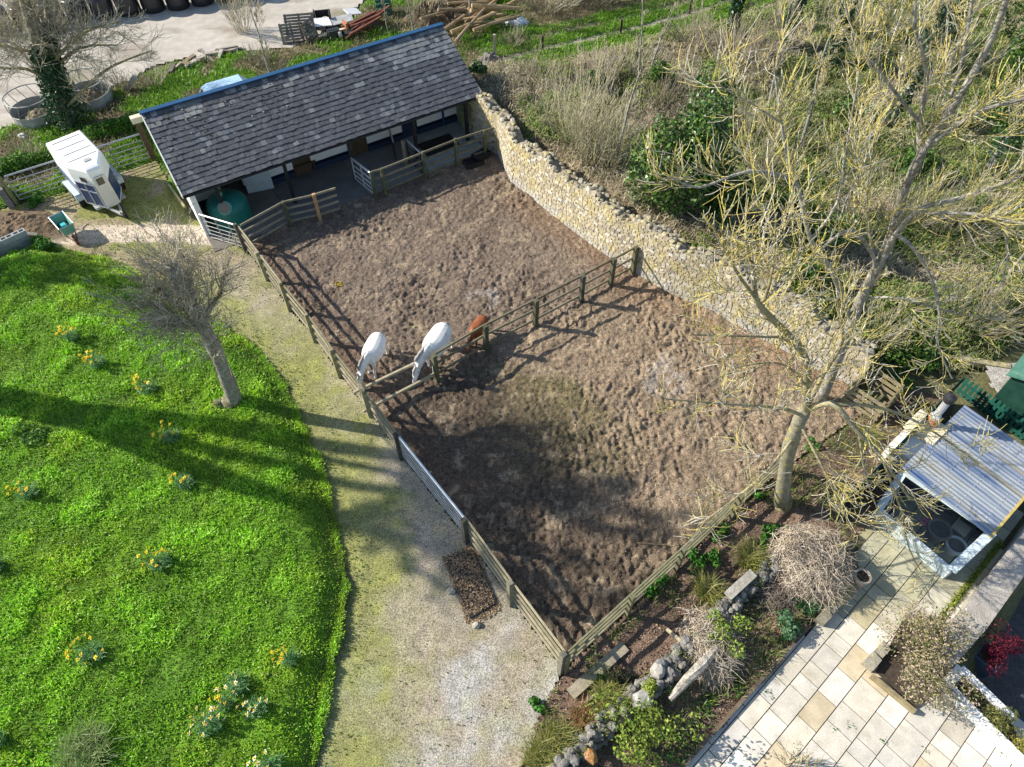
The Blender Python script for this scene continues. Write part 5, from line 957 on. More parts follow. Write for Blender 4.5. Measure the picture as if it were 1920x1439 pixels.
# tall tree
rg=np.random.default_rng(5);b=at(1540,750)*np.array([1,1,0]);T2=thing('tall_bare_tree','tall bare grey tree rising behind the forked lichen tree to the top right corner','tree',b)
mb=MB();tw=MB();tr=[(1577,657,13.25),(1615,560,13.3),(1665,460,13.4),(1690,372,13.5),(1730,285,13.6),(1800,180,13.7),(1865,60,13.8),(1900,-50,13.9)]
P=smoothpts([b-Z3*.1]+px(tr));mb.tube(P,np.linspace(.165,.05,len(P))*(1+.07*np.sin(np.arange(len(P))*2.3)),12,np.array([(.27,.25,.20)]*len(P)));mb.build('trunk','gbark',T2,smooth=True);mb=MB()
LB=[([(1597,605,13.3),(1560,510,13.1),(1520,450,13.2),(1497,352,13.4),(1484,335,13.4),(1465,230,13.8),(1450,110,14.2)],.10,.03,11,1.7),([(1484,335,13.4),(1405,321,13.0),(1310,352,12.6),(1255,330,12.4)],.06,.02,8,1.4),
 ([(1645,495,13.35),(1600,432,12.8),(1540,467,12.4),(1490,515,12.1),(1450,600,11.8)],.07,.02,9,1.3),([(1665,460,13.4),(1720,395,13.0),(1800,372,12.8),(1935,325,12.6)],.10,.05,9,1.5),
 ([(1680,440,13.2),(1712,465,12.8),(1745,520,12.5),(1762,590,12.2),(1758,645,12.0),(1785,710,11.7)],.07,.025,10,1.1),([(1735,400,12.9),(1830,402,12.4),(1945,425,12.0)],.07,.03,8,1.3),
 ([(1690,372,13.5),(1722,300,13.9),(1724,230,14.1),(1738,140,14.3),(1715,50,14.5),(1722,-40,14.7)],.10,.04,10,1.6),([(1740,275,13.6),(1830,212,13.4),(1950,180,13.2)],.09,.04,9,1.5),([(1760,240,13.7),(1800,130,14),(1820,20,14.2),(1830,-60,14.4)],.07,.03,8,1.5),
 ([(1724,230,14.1),(1660,150,14.3),(1600,60,14.6),(1580,-20,14.8)],.06,.02,9,1.6),([(1520,450,13.2),(1570,380,13.4),(1590,260,13.8),(1612,130,14.1)],.055,.02,9,1.5),([(1615,560,13.3),(1690,560,12.8),(1800,590,12.3),(1905,600,12)],.05,.018,8,1.2),([(1640,500,13.3),(1625,380,13.6),(1640,260,13.9)],.05,.02,8,1.5),
 ([(1870,395,12.4),(1890,470,12.0),(1875,540,11.7)],.04,.015,7,1.0),([(1465,230,13.8),(1400,190,13.6),(1330,150,13.6)],.04,.015,7,1.4)]
for pts,r0,r1,nc,ln in LB:
    P=smoothpts(px(pts));r0*=.72;r1*=.8;mb.tube(P,np.linspace(r0,r1,len(P)),8,np.array([.33,.31,.26])*rg.uniform(.8,1.15),cap=False);kids(tw,P,ln*1.3,max(r1,.022),1,3,rg,.16,.75,nc+4,.66,.19,LICH,.009,.1)
mb.build('branches','gbark',T2,smooth=True);tw.build('twigs','bark',T2)
# pollarded tree on the lawn edge
rg=np.random.default_rng(8);b=at(440,765);b=b*np.array([1,1,0])+Z3*.15;T3=thing('pollard_tree','leaning bare pollard tree with a mop of grey shoots at the edge of the lawn','tree',b)
mb=MB();Pk=smoothpts([b-Z3*.2]+px([(437,740,13.3),(405,660,13.3),(380,612,13.3),(350,555,13.35),(322,500,13.4)]));mb.tube(Pk,np.r_[np.linspace(.28,.21,5),np.linspace(.21,.17,len(Pk)-5)]*(1+.12*np.sin(np.arange(len(Pk))*2.1)),12,np.array([(.26,.235,.19)]*len(Pk)));mb.lathe(b-Z3*.05,[(.46,-.1),(.33,.12),(.26,.4)],12,(.17,.16,.07))
mb.rock(b+np.array([-.35,-.12,.1]),.28,(.10,.11,.03),(1,.8,.9));mb.build('trunk','gbark',T3,smooth=True)
tw=MB();PB=[[(.30,.28,.21),(.24,.22,.16)],[(.33,.30,.22),(.38,.36,.28)],[(.36,.33,.26),(.46,.43,.36),(.27,.24,.17)],[(.42,.39,.31),(.33,.3,.22)]]
heads=[]
for az_,e,L in ((2.4,.95,1.3),(.6,.9,1.2),(-1.2,.85,1.0),(3.6,.7,1.1),(1.6,1.2,1.5),(-2.3,.55,.9)):
    j=9+rg.uniform(0,3.5);p=Pk[int(j)];d=np.array([math.cos(az_)*math.cos(e),math.sin(az_)*math.cos(e),math.sin(e)]);pts=[p]
    for k in range(4): d=unit(d+rg.normal(size=3)*.18+Z3*.1);pts.append(pts[-1]+d*L/4)
    tw.tube(pts,np.linspace(.10,.05,5),7,(.27,.245,.19),cap=False);heads+=[(pts[2],d),(pts[3],d),(pts[4],d)]
for i in range(270):
    if i%3: p,d0=heads[rg.integers(0,len(heads))]
    else: p,d0=Pk[int(rg.uniform(6,len(Pk)-.01))],Z3
    az_=rg.uniform(0,2*math.pi);e=rg.normal(.55,.45);d=unit(np.array([math.cos(az_)*math.cos(e),math.sin(az_)*math.cos(e),math.sin(e)])+d0*.45)
    grow(tw,p,d,rg.uniform(.6,1.5),rg.uniform(.008,.018),1,3 if i%2==0 else 2,rg,.06,.55,5,.55,.2,PB,.006)
for i in range(22):
    az_=rg.uniform(0,2*math.pi);p=Pk[int(rg.uniform(6,12))];grow(tw,p,(math.cos(az_),math.sin(az_),-.1),rg.uniform(.4,1.1),.009,2,2,rg,-.12,.5,3,.5,.3,[PALE[2]],.006)
tw.build('shoots','bark',T3)
# ivy tree top left
rg=np.random.default_rng(12);b=at(132,236);T4=thing('ivy_clad_tree','bare tree with dark ivy wrapped round its leaning trunk between the ring feeders','tree',b)
mb=MB();Y=b[1];s1=smoothpts([b]+px([(112,180,Y),(85,110,Y),(60,50,Y-.3),(35,-40,Y-.5)]));s2=smoothpts(px([(108,170,Y),(97,100,Y+.3),(92,30,Y+.5),(84,-40,Y+.8)]));mb.tube(s1,np.linspace(.42,.16,len(s1)),9,(.2,.18,.13));mb.tube(s2,np.linspace(.25,.13,len(s2)),8,(.22,.2,.15));mb.build('trunk','gbark',T4,smooth=True)
tw=MB()
for P in (s1,s2): kids(tw,P,3.6,.07,0,3,rg,.06,.85,13,.6,.18,PB,.0095,.25)
for pts in ([(122,205,Y-.2),(165,160,Y-.6),(210,125,Y-.8),(285,95,Y-1.0)],[(110,160,Y),(50,130,Y-.6),(0,128,Y-.8),(-60,110,Y-1)],[(100,130,Y),(150,90,Y+.6),(220,85,Y+1)],[(95,120,Y),(160,60,Y),(230,40,Y)],[(85,100,Y),(20,90,Y-.3),(-40,70,Y)]):
    P=smoothpts(px(pts));tw.tube(P,np.linspace(.08,.03,len(P)),6,(.25,.23,.12),cap=False);kids(tw,P,2.5,.03,1,3,rg,.08,.7,14,.62,.18,PB,.0095,.1)
tw.build('branches','bark',T4)
def ivy_on(P,r0,r1,n,rg,par,size=.13,cols=((.012,.05,.02),(.02,.08,.025),(.035,.11,.03),(.01,.035,.015)),t1=.7):
    P=np.asarray(P);D=np.linspace(0,1,len(P));t=rg.random(n)**.8*t1;C=np.stack([np.interp(t,D,P[:,a]) for a in range(3)],1);o=rg.normal(size=(n,3));o/=np.linalg.norm(o,axis=1)[:,None];rr_=(r0+(r1-r0)*t/t1)*rg.uniform(.7,1.25,n);C=C+o*rr_[:,None]*np.array([1,1,.6])
    return quads('ivy',leafq(C,size,rg,nb=o*1.2),mixc(cols,n,rg),'gleaf',par)
ivy_on(np.concatenate([s1[:8]]),.85,.4,5200,rg,T4,.15,t1=1.0);ivy_on(s2[:7],.45,.28,1400,rg,T4,.14,t1=.9)
# generic bare trees
def baretree(lb,b,h,r,seed,cols=BRN,lean=(0,0),nch=9,spread=.7,ratio=.42,rmin=.009,group=None,name='bare_tree',mx=3,ivy=0,cat='tree',z0=0,up=.1):
    rg=np.random.default_rng(seed);b=np.asarray(b,float).copy();b[2]=z0;t=thing(name,lb,cat,b,group);n=6;pts=[b-Z3*.15];d=unit(np.array([lean[0],lean[1],1]))
    for i in range(n): d=unit(d+rg.normal(size=3)*.06+Z3*.05);pts.append(pts[-1]+d*h/n)
    P=smoothpts(pts,2);mb=MB();mb.tube(P,np.linspace(r,max(r*.2,.012),len(P)),7,np.array(cols[0][0]));mb.build('trunk','gbark',t,smooth=True)
    tw=MB();kids(tw,P,h*ratio*1.1,r*.5,0,mx,rg,up,spread,nch,.5,.14,cols,rmin,.22);tw.build('crown','bark',t)
    if ivy: ivy_on(P,max(r*3.2,.3),max(r*2.,.3),ivy,rg,t,.15,t1=.75)
    return t
def zs(p): return float(zscr(np.array([p[0]]),np.array([p[1]]))[0])
def bt(u,v,h,*a,dz=.6,**k): p=at(u,v,dz);return baretree(k.pop('lb'),p,h,*a,z0=zs(p)-.1,**k)
bt(1196,158,4.6,.06,31,lb='thin pale sapling in the scrub, left one of the close pair',cols=PALE,nch=6,spread=.4,ratio=.25)
bt(1216,155,3.4,.05,32,lb='shorter pale sapling in the scrub, right one of the close pair',cols=PALE,nch=6,spread=.45,ratio=.3)
bt(1148,352,4.6,.075,33,lb='slim twin stemmed bare tree behind the stone wall, left of the dark evergreen',cols=PALE,nch=8,spread=.5,ratio=.32,lean=(.08,.1))
bt(1575,400,6.2,.10,34,lb='bare lichen tree in the scrub left of the tall grey trunk',cols=LICH,nch=9)
bt(1500,285,6.0,.09,35,lb='bare lichen tree in the middle of the scrub above the dark evergreen',cols=LICH,nch=10)
bt(1440,205,5.2,.07,36,lb='bare grey scrub tree near the top of the bramble slope',cols=PALE,nch=10)
bt(1840,330,6.5,.11,37,lb='bare lichen tree at the right edge behind the tall grey trunk',cols=LICH,nch=10,ivy=900)
bt(1665,235,7.0,.11,38,lb='bare lichen tree with ivy on its stem in the upper right scrub',cols=LICH,nch=11,ivy=1500)
bt(1555,120,6.5,.13,39,lb='ivy covered bare tree at the top of the scrub, left of two others',cols=PALE,nch=10,ivy=3200)
bt(1760,110,7,.13,40,lb='ivy covered bare tree near the top right corner',cols=LICH,nch=10,ivy=2600)
bt(1370,75,4.6,.08,41,lb='bushy bare tree with dark ivy at the top centre of the scrub',cols=BRN,nch=11,ivy=1700)
bt(1478,55,6,.11,42,lb='bare grey tree at the top edge of the photo above the scrub',cols=PALE,nch=11,ivy=2200)
bt(1290,230,3.2,.05,43,lb='low bare sapling in the tan brambles above the evergreen',cols=PALE,nch=8)
bt(1885,520,4.2,.07,44,lb='bare lichen sapling in brambles above the green felt shed',cols=LICH,nch=9)
bt(1120,200,2.6,.04,45,lb='thin bare sapling among brambles in the middle of the bank',cols=PALE,nch=7,spread=.5)
baretree('slender bare sapling behind the stable, at the left of its blue ridge',at(507,140),4.6,.06,51,cols=PALE,nch=8,spread=.5,ratio=.3,group=None)
baretree('slender bare sapling behind the stable, right of the scrap pile',at(776,64),3.8,.06,52,cols=PALE,nch=8,spread=.5,ratio=.3)
baretree('short thin sapling behind the stable in front of the brush heap',at(728,66),2.4,.035,53,cols=PALE,nch=7,spread=.5,ratio=.3)
baretree('grey bare tree standing in front of the far log pile',at(884,44),4.6,.09,54,cols=PALE,nch=9,spread=.6,ratio=.35)
# bare bushes
def bush(lb,c,n,h,sp,cols,seed,name='bare_bush',r=.011,group=None,cat='bush',z0=0,mx=2):
    rg=np.random.default_rng(seed);c=np.asarray(c,float).copy();c[2]=z0;t=thing(name,lb,cat,c,group);mb=MB()
    for i in range(n):
        a=rg.uniform(0,2*math.pi);q=rg.random()**.6*sp;grow(mb,c+np.array([math.cos(a),math.sin(a),0])*q*.45,(math.cos(a)*q*.7/h*2,math.sin(a)*q*.7/h*2,1),h*rg.uniform(.55,1.1),r*rg.uniform(.7,1.4),1,mx,rg,.08,.45,5,.45,.1,cols,.0075)
    mb.build('stems','bark',t);return t
WIL=[PALE[0],[(.30,.28,.14),(.36,.33,.22),(.27,.25,.16)],[(.38,.35,.22),(.44,.41,.32)]]
for i,(u,v,n,h,sp,lb) in enumerate(((1075,290,70,2.6,1.1,'wide bare olive stemmed bush behind the stone wall, farthest left of three'),(1110,325,75,2.8,1.1,'bare olive stemmed bush behind the stone wall, between two similar ones'),(1145,340,50,2.4,.9,'bare olive stemmed bush behind the stone wall, at the foot of the twin stemmed tree'))):
    p=at(u,v,.9);bush(lb,p,n,h,sp,WIL,60+i,z0=zs(p)-.1)
rs3=random.Random(4);desc=['grey bramble bush beside the track on the tan bank','brown bramble thicket in the middle of the scrub slope','pale bare bush at the top of the scrub','dense grey bush by the bend of the track','dark twiggy bush under the lichen trees','tan bramble mound right of the evergreen','bare bush at the right edge of the scrub','grey twiggy bush behind the tall trunk','wispy bush between the evergreen and the sapling pair','bare bush in front of the ivy trees','brown bush near the right edge above the felt shed','low grey thicket beside the wall end','wide grey bush at the track side near the top of the photo']
for i,(u,v,n,h,sp) in enumerate(((1010,165,60,1.2,1.4),(1110,150,60,1.5,1.6),(1310,85,70,1.6,1.6),(1180,128,60,1.2,1.5),(1430,330,60,1.9,1.4),(1420,250,55,1.6,1.4),(1780,440,50,1.9,1.5),(1690,420,50,1.8,1.3),(1240,190,50,1.5,1.3),(1640,60,60,2.4,1.6),(1830,600,60,1.7,1.5),(1640,620,50,1.2,1.1),(1390,120,70,2.2,1.6))):
    p=at(u,v,.7);bush(desc[i],p,n,h,sp,[BRN,PALE][i%2],80+i,name='bramble_bush',z0=zs(p)-.1)
p=at(1030,10);bush('big pale grey bare bush on the far side of the track',p,150,2.2,2.4,PALE,95,z0=0);p=at(1120,0);bush('bare grey bush on the far side of the track at the top edge',p,120,2.2,2.2,PALE,96,z0=0);p=at(800,30);bush('pale bare bush behind the brush heap at the top edge of the photo',p,60,1.6,1.3,PALE,97)
for i,(u,v,lb) in enumerate(((230,170,'brown dead weed clump right of the ring feeders'),(290,160,'pale dead weed clump between the yard and the stable ridge'),(485,120,'dead weed clump at the foot of the sapling behind the stable'),(60,300,'dead weed clump on the bank left of the trailer'),(960,85,'dead grass clump on the verge by the white sheeting'),(455,60,'thin dead bush standing at the yard edge near the broken timber'))): bush(lb,at(u,v),45,.9 if i<5 else 2.2,.8,[BRN,PALE][i%2],120+i,name='dead_weeds')
# leafy shrubs
def leafbush(lb,c,rx,ry,h,n,size,cols,seed,m='leaf',name='shrub',cat='shrub',z0=None,lobes=7,stem=True,shape=1.0,group=None,dens=.5,asp=.6):
    rg=np.random.default_rng(seed);c=np.asarray(c,float).copy()
    if z0 is not None:c[2]=z0
    t=thing(name,lb,cat,c,group);C=[];Nn=[]
    lc=np.stack([rg.normal(0,.42,lobes),rg.normal(0,.42,lobes),rg.uniform(.25,.8,lobes)],1);lr=rg.uniform(.28,.48,lobes)
    per=n//lobes
    for k in range(lobes):
        w=(1-shape*.55*max(0,lc[k,2]-.35));o=rg.normal(size=(per,3));o/=np.linalg.norm(o,axis=1)[:,None];rad=lr[k]*(dens+(1-dens)*rg.random(per)**.4)*(.85+.35*vn(o[:,0]*3+k,o[:,1]*3+o[:,2]*2,k))
        q=np.array([lc[k,0]*w,lc[k,1]*w,lc[k,2]])+o*rad[:,None]*np.array([1,1,.85]);C.append(q);Nn.append(o)
    C=np.concatenate(C);Nn=np.concatenate(Nn);C=np.stack([c[0]+C[:,0]*rx,c[1]+C[:,1]*ry,c[2]+np.maximum(C[:,2],.02)*h],1)
    if stem:
        mb=MB();mb.col=(.12,.1,.07)
        for k in range(min(lobes,9)):
            e=c+np.array([lc[k,0]*rx,lc[k,1]*ry,lc[k,2]*h]);mb.tube([c-Z3*.05,(c+e)/2+rg.normal(size=3)*.08*rx,e],[.03*h+.01,.02*h+.006,.006],5)
        mb.build('stems','bark',t)
    quads('foliage',leafq(C,size,rg,nb=Nn*.9+Z3*.3,asp=asp),mixc(cols,len(C),rg,.3),m,t);return t
p=at(1278,425,1.0);zz=zs(p)-.1
leafbush('dense dark green glossy evergreen behind the stone wall','-' and p,1.75,1.75,4.0,15000,.15,[(.03,.075,.014),(.055,.12,.018),(.10,.19,.028),(.015,.045,.012),(.14,.24,.035)],200,'gleaf','evergreen_tree','tree',zz,16,True,1.0,dens=.55)
p=at(1340,420,1.0);leafbush('smaller dark evergreen shrub right of the big glossy evergreen',p,1.0,1.0,2.2,4500,.15,[(.03,.075,.014),(.055,.12,.018),(.10,.19,.028)],201,'gleaf','evergreen_tree','tree',zs(p)-.1,9)
IVYC=[(.04,.11,.015),(.08,.17,.025),(.02,.055,.012),(.13,.22,.04)]
for i,(u,v,rx,h,n,lb) in enumerate(((1530,480,.9,1.3,1800,'bright green ivy mound on the bank below the lichen saplings'),(1480,410,.8,1.0,1500,'green ivy clump on the scrub bank right of the evergreen'),(1895,150,1.5,3.4,3800,'big sunlit green ivy mass at the top right edge'),(1870,260,1.3,2.2,2600,'green ivy mass at the right edge below the top corner'),(1230,165,.8,1.0,1100,'dark ivy hummock at the foot of the pale sapling pair'),(1120,165,.7,.9,800,'small dark ivy hummock in the tan brambles'),(1590,225,1.0,1.2,1500,'green ivy hummock between the upper lichen trees'),(1720,330,1.1,1.5,1900,'green ivy mound behind the tall trunk'),(1480,545,.6,.7,900,'ivy clump tumbling over the stone wall near the tall tree'),(1345,460,.5,.5,600,'small ivy clump on the wall top beside the evergreen'),(1690,660,.9,.5,1200,'low bright green leafy patch beyond the end of the stone wall'),(1740,640,1.0,.6,1500,'low bright green leafy patch left of the fallen trunk'),(900,175,.5,.5,500,'green ivy on the wall beside the stable roof corner'))):
    p=at(u,v,.8);z=zs(p) if i!=12 else 1.7;leafbush(lb,p,rx,rx,h,n,.14,IVYC,210+i,'gleaf' if i%3==0 else 'leaf','ivy_clump','ivy',z,7,False)
for i,(u0,v0,u1,v1,lb) in enumerate(((-20,322,98,292,'low green bramble hedge along the field gate left of the trailer'),(168,250,262,226,'low green bramble hedge behind the gate right of the trailer'))):
    a=at(u0,v0,.3);b2=at(u1,v1,.3);n=4200;t=thing('low_hedge',lb,'hedge',(*((a+b2)/2)[:2],0));s=rng.random(n);o=rng.normal(size=(n,3));o/=np.linalg.norm(o,axis=1)[:,None];k=.35+.5*vn(s*9,s*0,i);C=a+(b2-a)*s[:,None];C=C*np.array([1,1,0])+o*np.stack([.65*k,.65*k,.55*k],1)*rng.uniform(.6,1.1,n)[:,None]+Z3*.28;C[:,2]=np.abs(C[:,2])
    quads('foliage',leafq(C,.13,nb=o+Z3*.3),mixc([(.06,.17,.02),(.11,.25,.03),(.03,.09,.012),(.16,.29,.04)],n),'leaf',t)
GRN=[(.05,.18,.02),(.09,.26,.03),(.03,.10,.015)]
for i,(u,v,r,h,n,lb) in enumerate(((1300,1060,.33,.35,420,'bright green leafy plant by the paddock fence, nearest the dry grass tussocks'),(1330,1050,.28,.3,350,'bright green leafy plant just right of another below the bottom fence'),(1228,1118,.36,.4,450,'bright green plant halfway down the bottom fence'),(1240,1095,.25,.3,250,'smaller green plant touching the bottom fence rail'),(1352,1012,.3,.3,350,'green plant under the hanging lichen branches'),(1425,1012,.4,.4,600,'green leafy clump left of the big dead stem heap'),(1418,935,.25,.3,300,'small green plant at the foot of the lichen tree'),(1455,1000,.3,.35,380,'green plant between the lichen trunk and the dead stem heap'),(1518,840,.25,.25,250,'small bright plant right of the lichen trunk'),(1265,1268,.2,.2,200,'tiny green plant on the ledge by the driftwood log'),(1012,1323,.22,.22,260,'round green weed in the pale gravel at the bottom of the drive'),(1125,1272,.18,.2,180,'small green weed beside the wide grey plank'))):
    leafbush(lb,at(u,v),r,r,h,n,.09,GRN,240+i,'leaf','green_plant','plant',.05,5,False)
leafbush('airy yellow green shrub leaning over the tumbled stone wall',at(1190,1385),1.05,.75,1.0,1700,.085,[(.20,.28,.04),(.28,.34,.06),(.12,.2,.03)],260,'leaf','yellow_green_shrub','shrub',.15,12)
leafbush('yellow green leafy stems growing out of the straw coloured heap',at(1352,1185,.6),.55,.6,.6,900,.08,[(.22,.32,.05),(.3,.38,.08),(.13,.22,.03)],261,'leaf','yellow_green_shrub','shrub',.35,7)
leafbush('small round yellow green cushion plant on the grey capstones',at(1217,1295,.6),.24,.24,.28,420,.06,[(.28,.36,.04),(.35,.42,.07)],262,'leaf','cushion_plant','plant',.52,5,False)
leafbush('low dark purple black lavender mound by the tumbled wall',at(1162,1278),.45,.4,.38,1300,.07,[(.035,.028,.035),(.06,.05,.055),(.09,.08,.08)],263,'leaf','lavender','plant',.03,7,True,asp=.2)
leafbush('small variegated shrub in the shaded bed near the timber edging',at(1466,1180),.45,.45,.55,800,.09,[(.10,.22,.10),(.2,.32,.18),(.04,.12,.04)],264,'leaf','variegated_shrub','shrub',.05,6)
leafbush('large pink flowering shrub filling the patio planter',at(1708,1236),1.18,1.12,1.25,7000,.075,[(.22,.22,.08),(.33,.29,.14),(.14,.18,.05),(.40,.31,.22),(.52,.40,.35)],265,'leaf','pink_shrub','shrub',.1,18,asp=.4)
leafbush('small conifer at the lower end of the white planter wall',at(1880,1362,.3),.42,.5,.55,1500,.06,[(.08,.13,.03),(.2,.2,.06),(.3,.28,.08)],266,'leaf','conifer','shrub',.1,8,asp=.3)
leafbush('yellow tinged conifer at the right edge by the white planter',at(1915,1392,.3),.35,.4,.5,1200,.06,[(.3,.28,.05),(.38,.34,.08),(.16,.18,.04)],267,'leaf','conifer','shrub',.1,7,asp=.3)
leafbush('low grey green heather growing in the slot of the white planter',at(1838,1312,.3),.28,.45,.3,800,.05,[(.14,.14,.07),(.22,.18,.10),(.08,.1,.05)],268,'leaf','heather','plant',.12,6,False,asp=.3)
pp=np.array([11.75,5.35,-.8]);t=thing('acer_pot','square blue grey pot on the dark gravel below the terrace wall','pot',pp);mb=MB();mb.rbox(pp+Z3*.3,(.5,.5,.6),R(40),taper=1.12);mb.build('pot_body','potb',t);mb=MB();mb.rbox(pp+Z3*.6,(.44,.44,.03),R(40));mb.build('soil','soil',t)
leafbush('crimson leaved acer growing in the blue grey pot on the dark gravel',pp+np.array([.12,.05,.55]),.6,.6,.85,1900,.075,[(.13,.010,.025),(.2,.015,.04),(.08,.008,.018),(.27,.04,.07)],270,'leaf','red_acer','shrub',-.25,11,asp=.35)
bush('bare twiggy shrub poking up from the patio at the bottom of the photo',at(1492,1450),40,.7,.5,PALE,271,name='twiggy_shrub')
# tussocks
def tussock(lb,c,h,n,cols,seed,name='grass_tussock',w=.014,lean=1.0,z0=.04,r=.12,droop=.5,cat='grass'):
    rg=np.random.default_rng(seed);c=np.asarray(c,float).copy();c[2]=z0;a=rg.uniform(0,2*math.pi,n);q=r*rg.random(n)**.5;B=c+np.stack([np.cos(a)*q,np.sin(a)*q,0*a],1)
    V=blades(B,h*rg.uniform(.6,1.15,n),w*rg.uniform(.7,1.3,n),lean*rg.uniform(.15,1.1,n),rg,droop);return tag(quads(name,V,np.tile(mixc(cols,n,rg),(2,1)),'grass',None,c),lb,cat)
GT=[(.30,.30,.07),(.22,.25,.05),(.40,.36,.14),(.14,.17,.04)]
for i,(u,v,h,n,r,lb) in enumerate(((1402,1058,.75,420,.25,'olive grass tussock beside the bottom fence, upper of the two beyond the straw heap'),(1322,1118,.75,420,.25,'olive grass tussock just above the straw coloured heap'),(1142,1318,.7,460,.3,'tawny grass tussock beside the dark lavender mound'),(1045,1395,.65,480,.3,'green gold grass tussock at the bottom of the garden wall, upper one'),(1012,1428,.65,420,.3,'pale gold grass tussock at the bottom edge beside the wall'),(1622,828,.6,300,.2,'yellow grass tussock by the dark green garden fence'))): tussock(lb,at(u,v),h,n,GT,300+i,r=r,w=.018)
tussock('rusty brown fern clump between the tussocks below the lavender',at(1096,1352),.5,300,[(.28,.14,.06),(.36,.22,.10),(.2,.16,.06)],310,'fern','-' and .03,1.0,.04,.25,cat='fern')
tussock('dark green strap leaved plant in the shaded bed below the big dead heap',at(1508,1142),.45,120,[(.03,.12,.04),(.06,.18,.06)],311,'strap_plant',.035,1.0,.04,.15,cat='plant')
tussock('long pale grass tussock at the bottom left edge of the lawn',at(178,1420),.7,700,[(.22,.34,.10),(.34,.38,.16),(.14,.24,.05)],312,z0=.2,r=.5,w=.02)
leafbush('nettle like leafy clump in the lawn below the long tree shadow',at(68,818,.25),.6,.5,.35,900,.10,[(.10,.24,.04),(.18,.32,.06),(.05,.13,.03)],313,'leaf','weed_clump','plant',.2,7,False)
for i,(u,v,lb) in enumerate(((48,490,'weedy green tuft at the upper edge of the lawn by the block wall'),(98,470,'bright weed tuft at the lawn corner by the barrow'),(80,462,'bright weed tuft beside the end of the block wall'),(62,382,'dark green clump at the foot of the mossy gate post'))): leafbush(lb,at(u,v),.4,.4,.35,500,.10,GRN,320+i,'leaf','weed_clump','plant',.05,5,False)
# dead stem heaps
def deadheap(lb,c,rx,ry,h,n,seed,cols):
    rg=np.random.default_rng(seed);c=np.asarray(c,float)*np.array([1,1,0]);t=thing('dead_stem_heap',lb,'dead plant',c);mb=MB()
    for i in range(n):
        o=rg.normal(size=3);o/=np.linalg.norm(o);o[2]=abs(o[2]);k=rg.random()**.33;p=c+o*np.array([rx,ry,h])*k;d=rg.normal(size=3);d-=o*(d@o)*.8;d=unit(d+np.array([.2,-.5,-.25]));q=[p]
        for s in range(3): d=unit(d+rg.normal(size=3)*.35-Z3*.12);q.append(q[-1]+d*rg.uniform(.08,.22))
        q=np.array(q);q[:,2]=np.maximum(q[:,2],.02);mb.tube(q,[.005,.0065,.005,.003],3,np.array(cols[rg.integers(0,len(cols))])*rg.uniform(.75,1.2),cap=False)
    mb.build('dead_stems','stem',t);mb=MB();mb.lathe(c,[(.75*rx,0),(.7*rx,.4*h),(.4*rx,.65*h),(.1*rx,.72*h)],12,(.10,.08,.055));mb.build('inner_mass','hay',t);return t
STR=[(.54,.46,.35),(.62,.55,.44),(.42,.34,.24),(.58,.49,.40)]
deadheap('big pale mound of dead climber stems beside the lichen trunk and the paved steps',at(1516,1050,.4),1.15,1.15,1.15,6500,401,STR)
deadheap('smaller straw coloured heap of dead stems beside the driftwood log',at(1325,1205,.2),.72,.95,.75,3400,402,STR)
deadheap('grey tangle of fallen stems in the shade below the big pale mound',at(1452,1105,.2),.8,.55,.45,900,403,[(.24,.2,.17),(.32,.27,.23)])
q,_=scatter(atl([(1230,1439),(1270,1380),(1300,1320),(1350,1270),(1420,1230),(1475,1190),(1515,1165),(1400,1290),(1290,1420),(1280,1439)]),420);P=np.stack([q[:,0],q[:,1],.06+rng.uniform(0,.22,len(q))*fbm(q[:,0],q[:,1],2.5,3,9)],1);k=fbm(q[:,0],q[:,1],1.6,3,77)>.42;P=P[k]
stuff(quads('bed_weeds',leafq(P,.085,nb=Z3*.7),mixc(GRN+[(.04,.10,.03)],len(P)),'leaf'))
f2_,l2_=path_pts(atl([(1010,1490),(1130,1360),(1250,1262),(1352,1150),(1440,1070),(1500,1020)],.35));P=[]
for i in range(70):
    sx=random.uniform(0,l2_);p_,q_2=f2_(sx);c_=np.array([*p_,.5])+rng.normal(0,.14,3)*np.array([1,1,.3]);P.append(c_+rng.normal(0,.07,(22,3))*np.array([1,1,.35]))
P=np.concatenate(P);stuff(quads('wall_moss',leafq(P,.05,nb=Z3*.6),mixc([(.20,.24,.04),(.3,.33,.07),(.12,.15,.03)],len(P)),'leaf'))
q,_=scatter(BED,260);P=np.stack([q[:,0],q[:,1],.06+.12*fbm(q[:,0],q[:,1],1.3,4,72)],1);P=P[(fbm(q[:,0],q[:,1],1.1,4,79)>.53)&(q[:,1]<13)];n=len(P)
stuff(quads('bed_grass',blades(P,rng.uniform(.06,.28,n),.018,rng.uniform(.2,1.2,n)),np.tile(mixc([(.16,.26,.04),(.30,.30,.10),(.38,.34,.2),(.1,.2,.03)],n),(2,1)),'grass'))
# moss strip at the foot of the terrace wall and joint weeds
a=np.array([10.5,5.9]);b2=np.array([13.2,8.2]);n=2600;s=rng.random(n);P=np.concatenate([a+(b2-a)*s[:,None],np.zeros((n,1))],1);P[:,0]-=np.abs(rng.normal(0,.10,n))*.7;P[:,1]+=np.abs(rng.normal(0,.10,n))*.7;P[:,2]=.07+rng.uniform(0,.06,n)
stuff(quads('wall_foot_moss',leafq(P,.05,nb=Z3*.5),mixc([(.25,.32,.04),(.34,.38,.07),(.15,.2,.03)],n),'leaf'))
n=420;P=[]
for i in range(15):
    u,v=random.uniform(1330,1880),random.uniform(1150,1430);c=at(u,v)
    if float(sdist(PAT,c[0],c[1]))>.2: P.append(c+rng.normal(0,.05,(14,3))*np.array([1,1,.3])+Z3*.08)
P=np.concatenate(P);stuff(quads('joint_weeds',leafq(P,.045,nb=Z3*.5),mixc(GRN,len(P)),'leaf'))
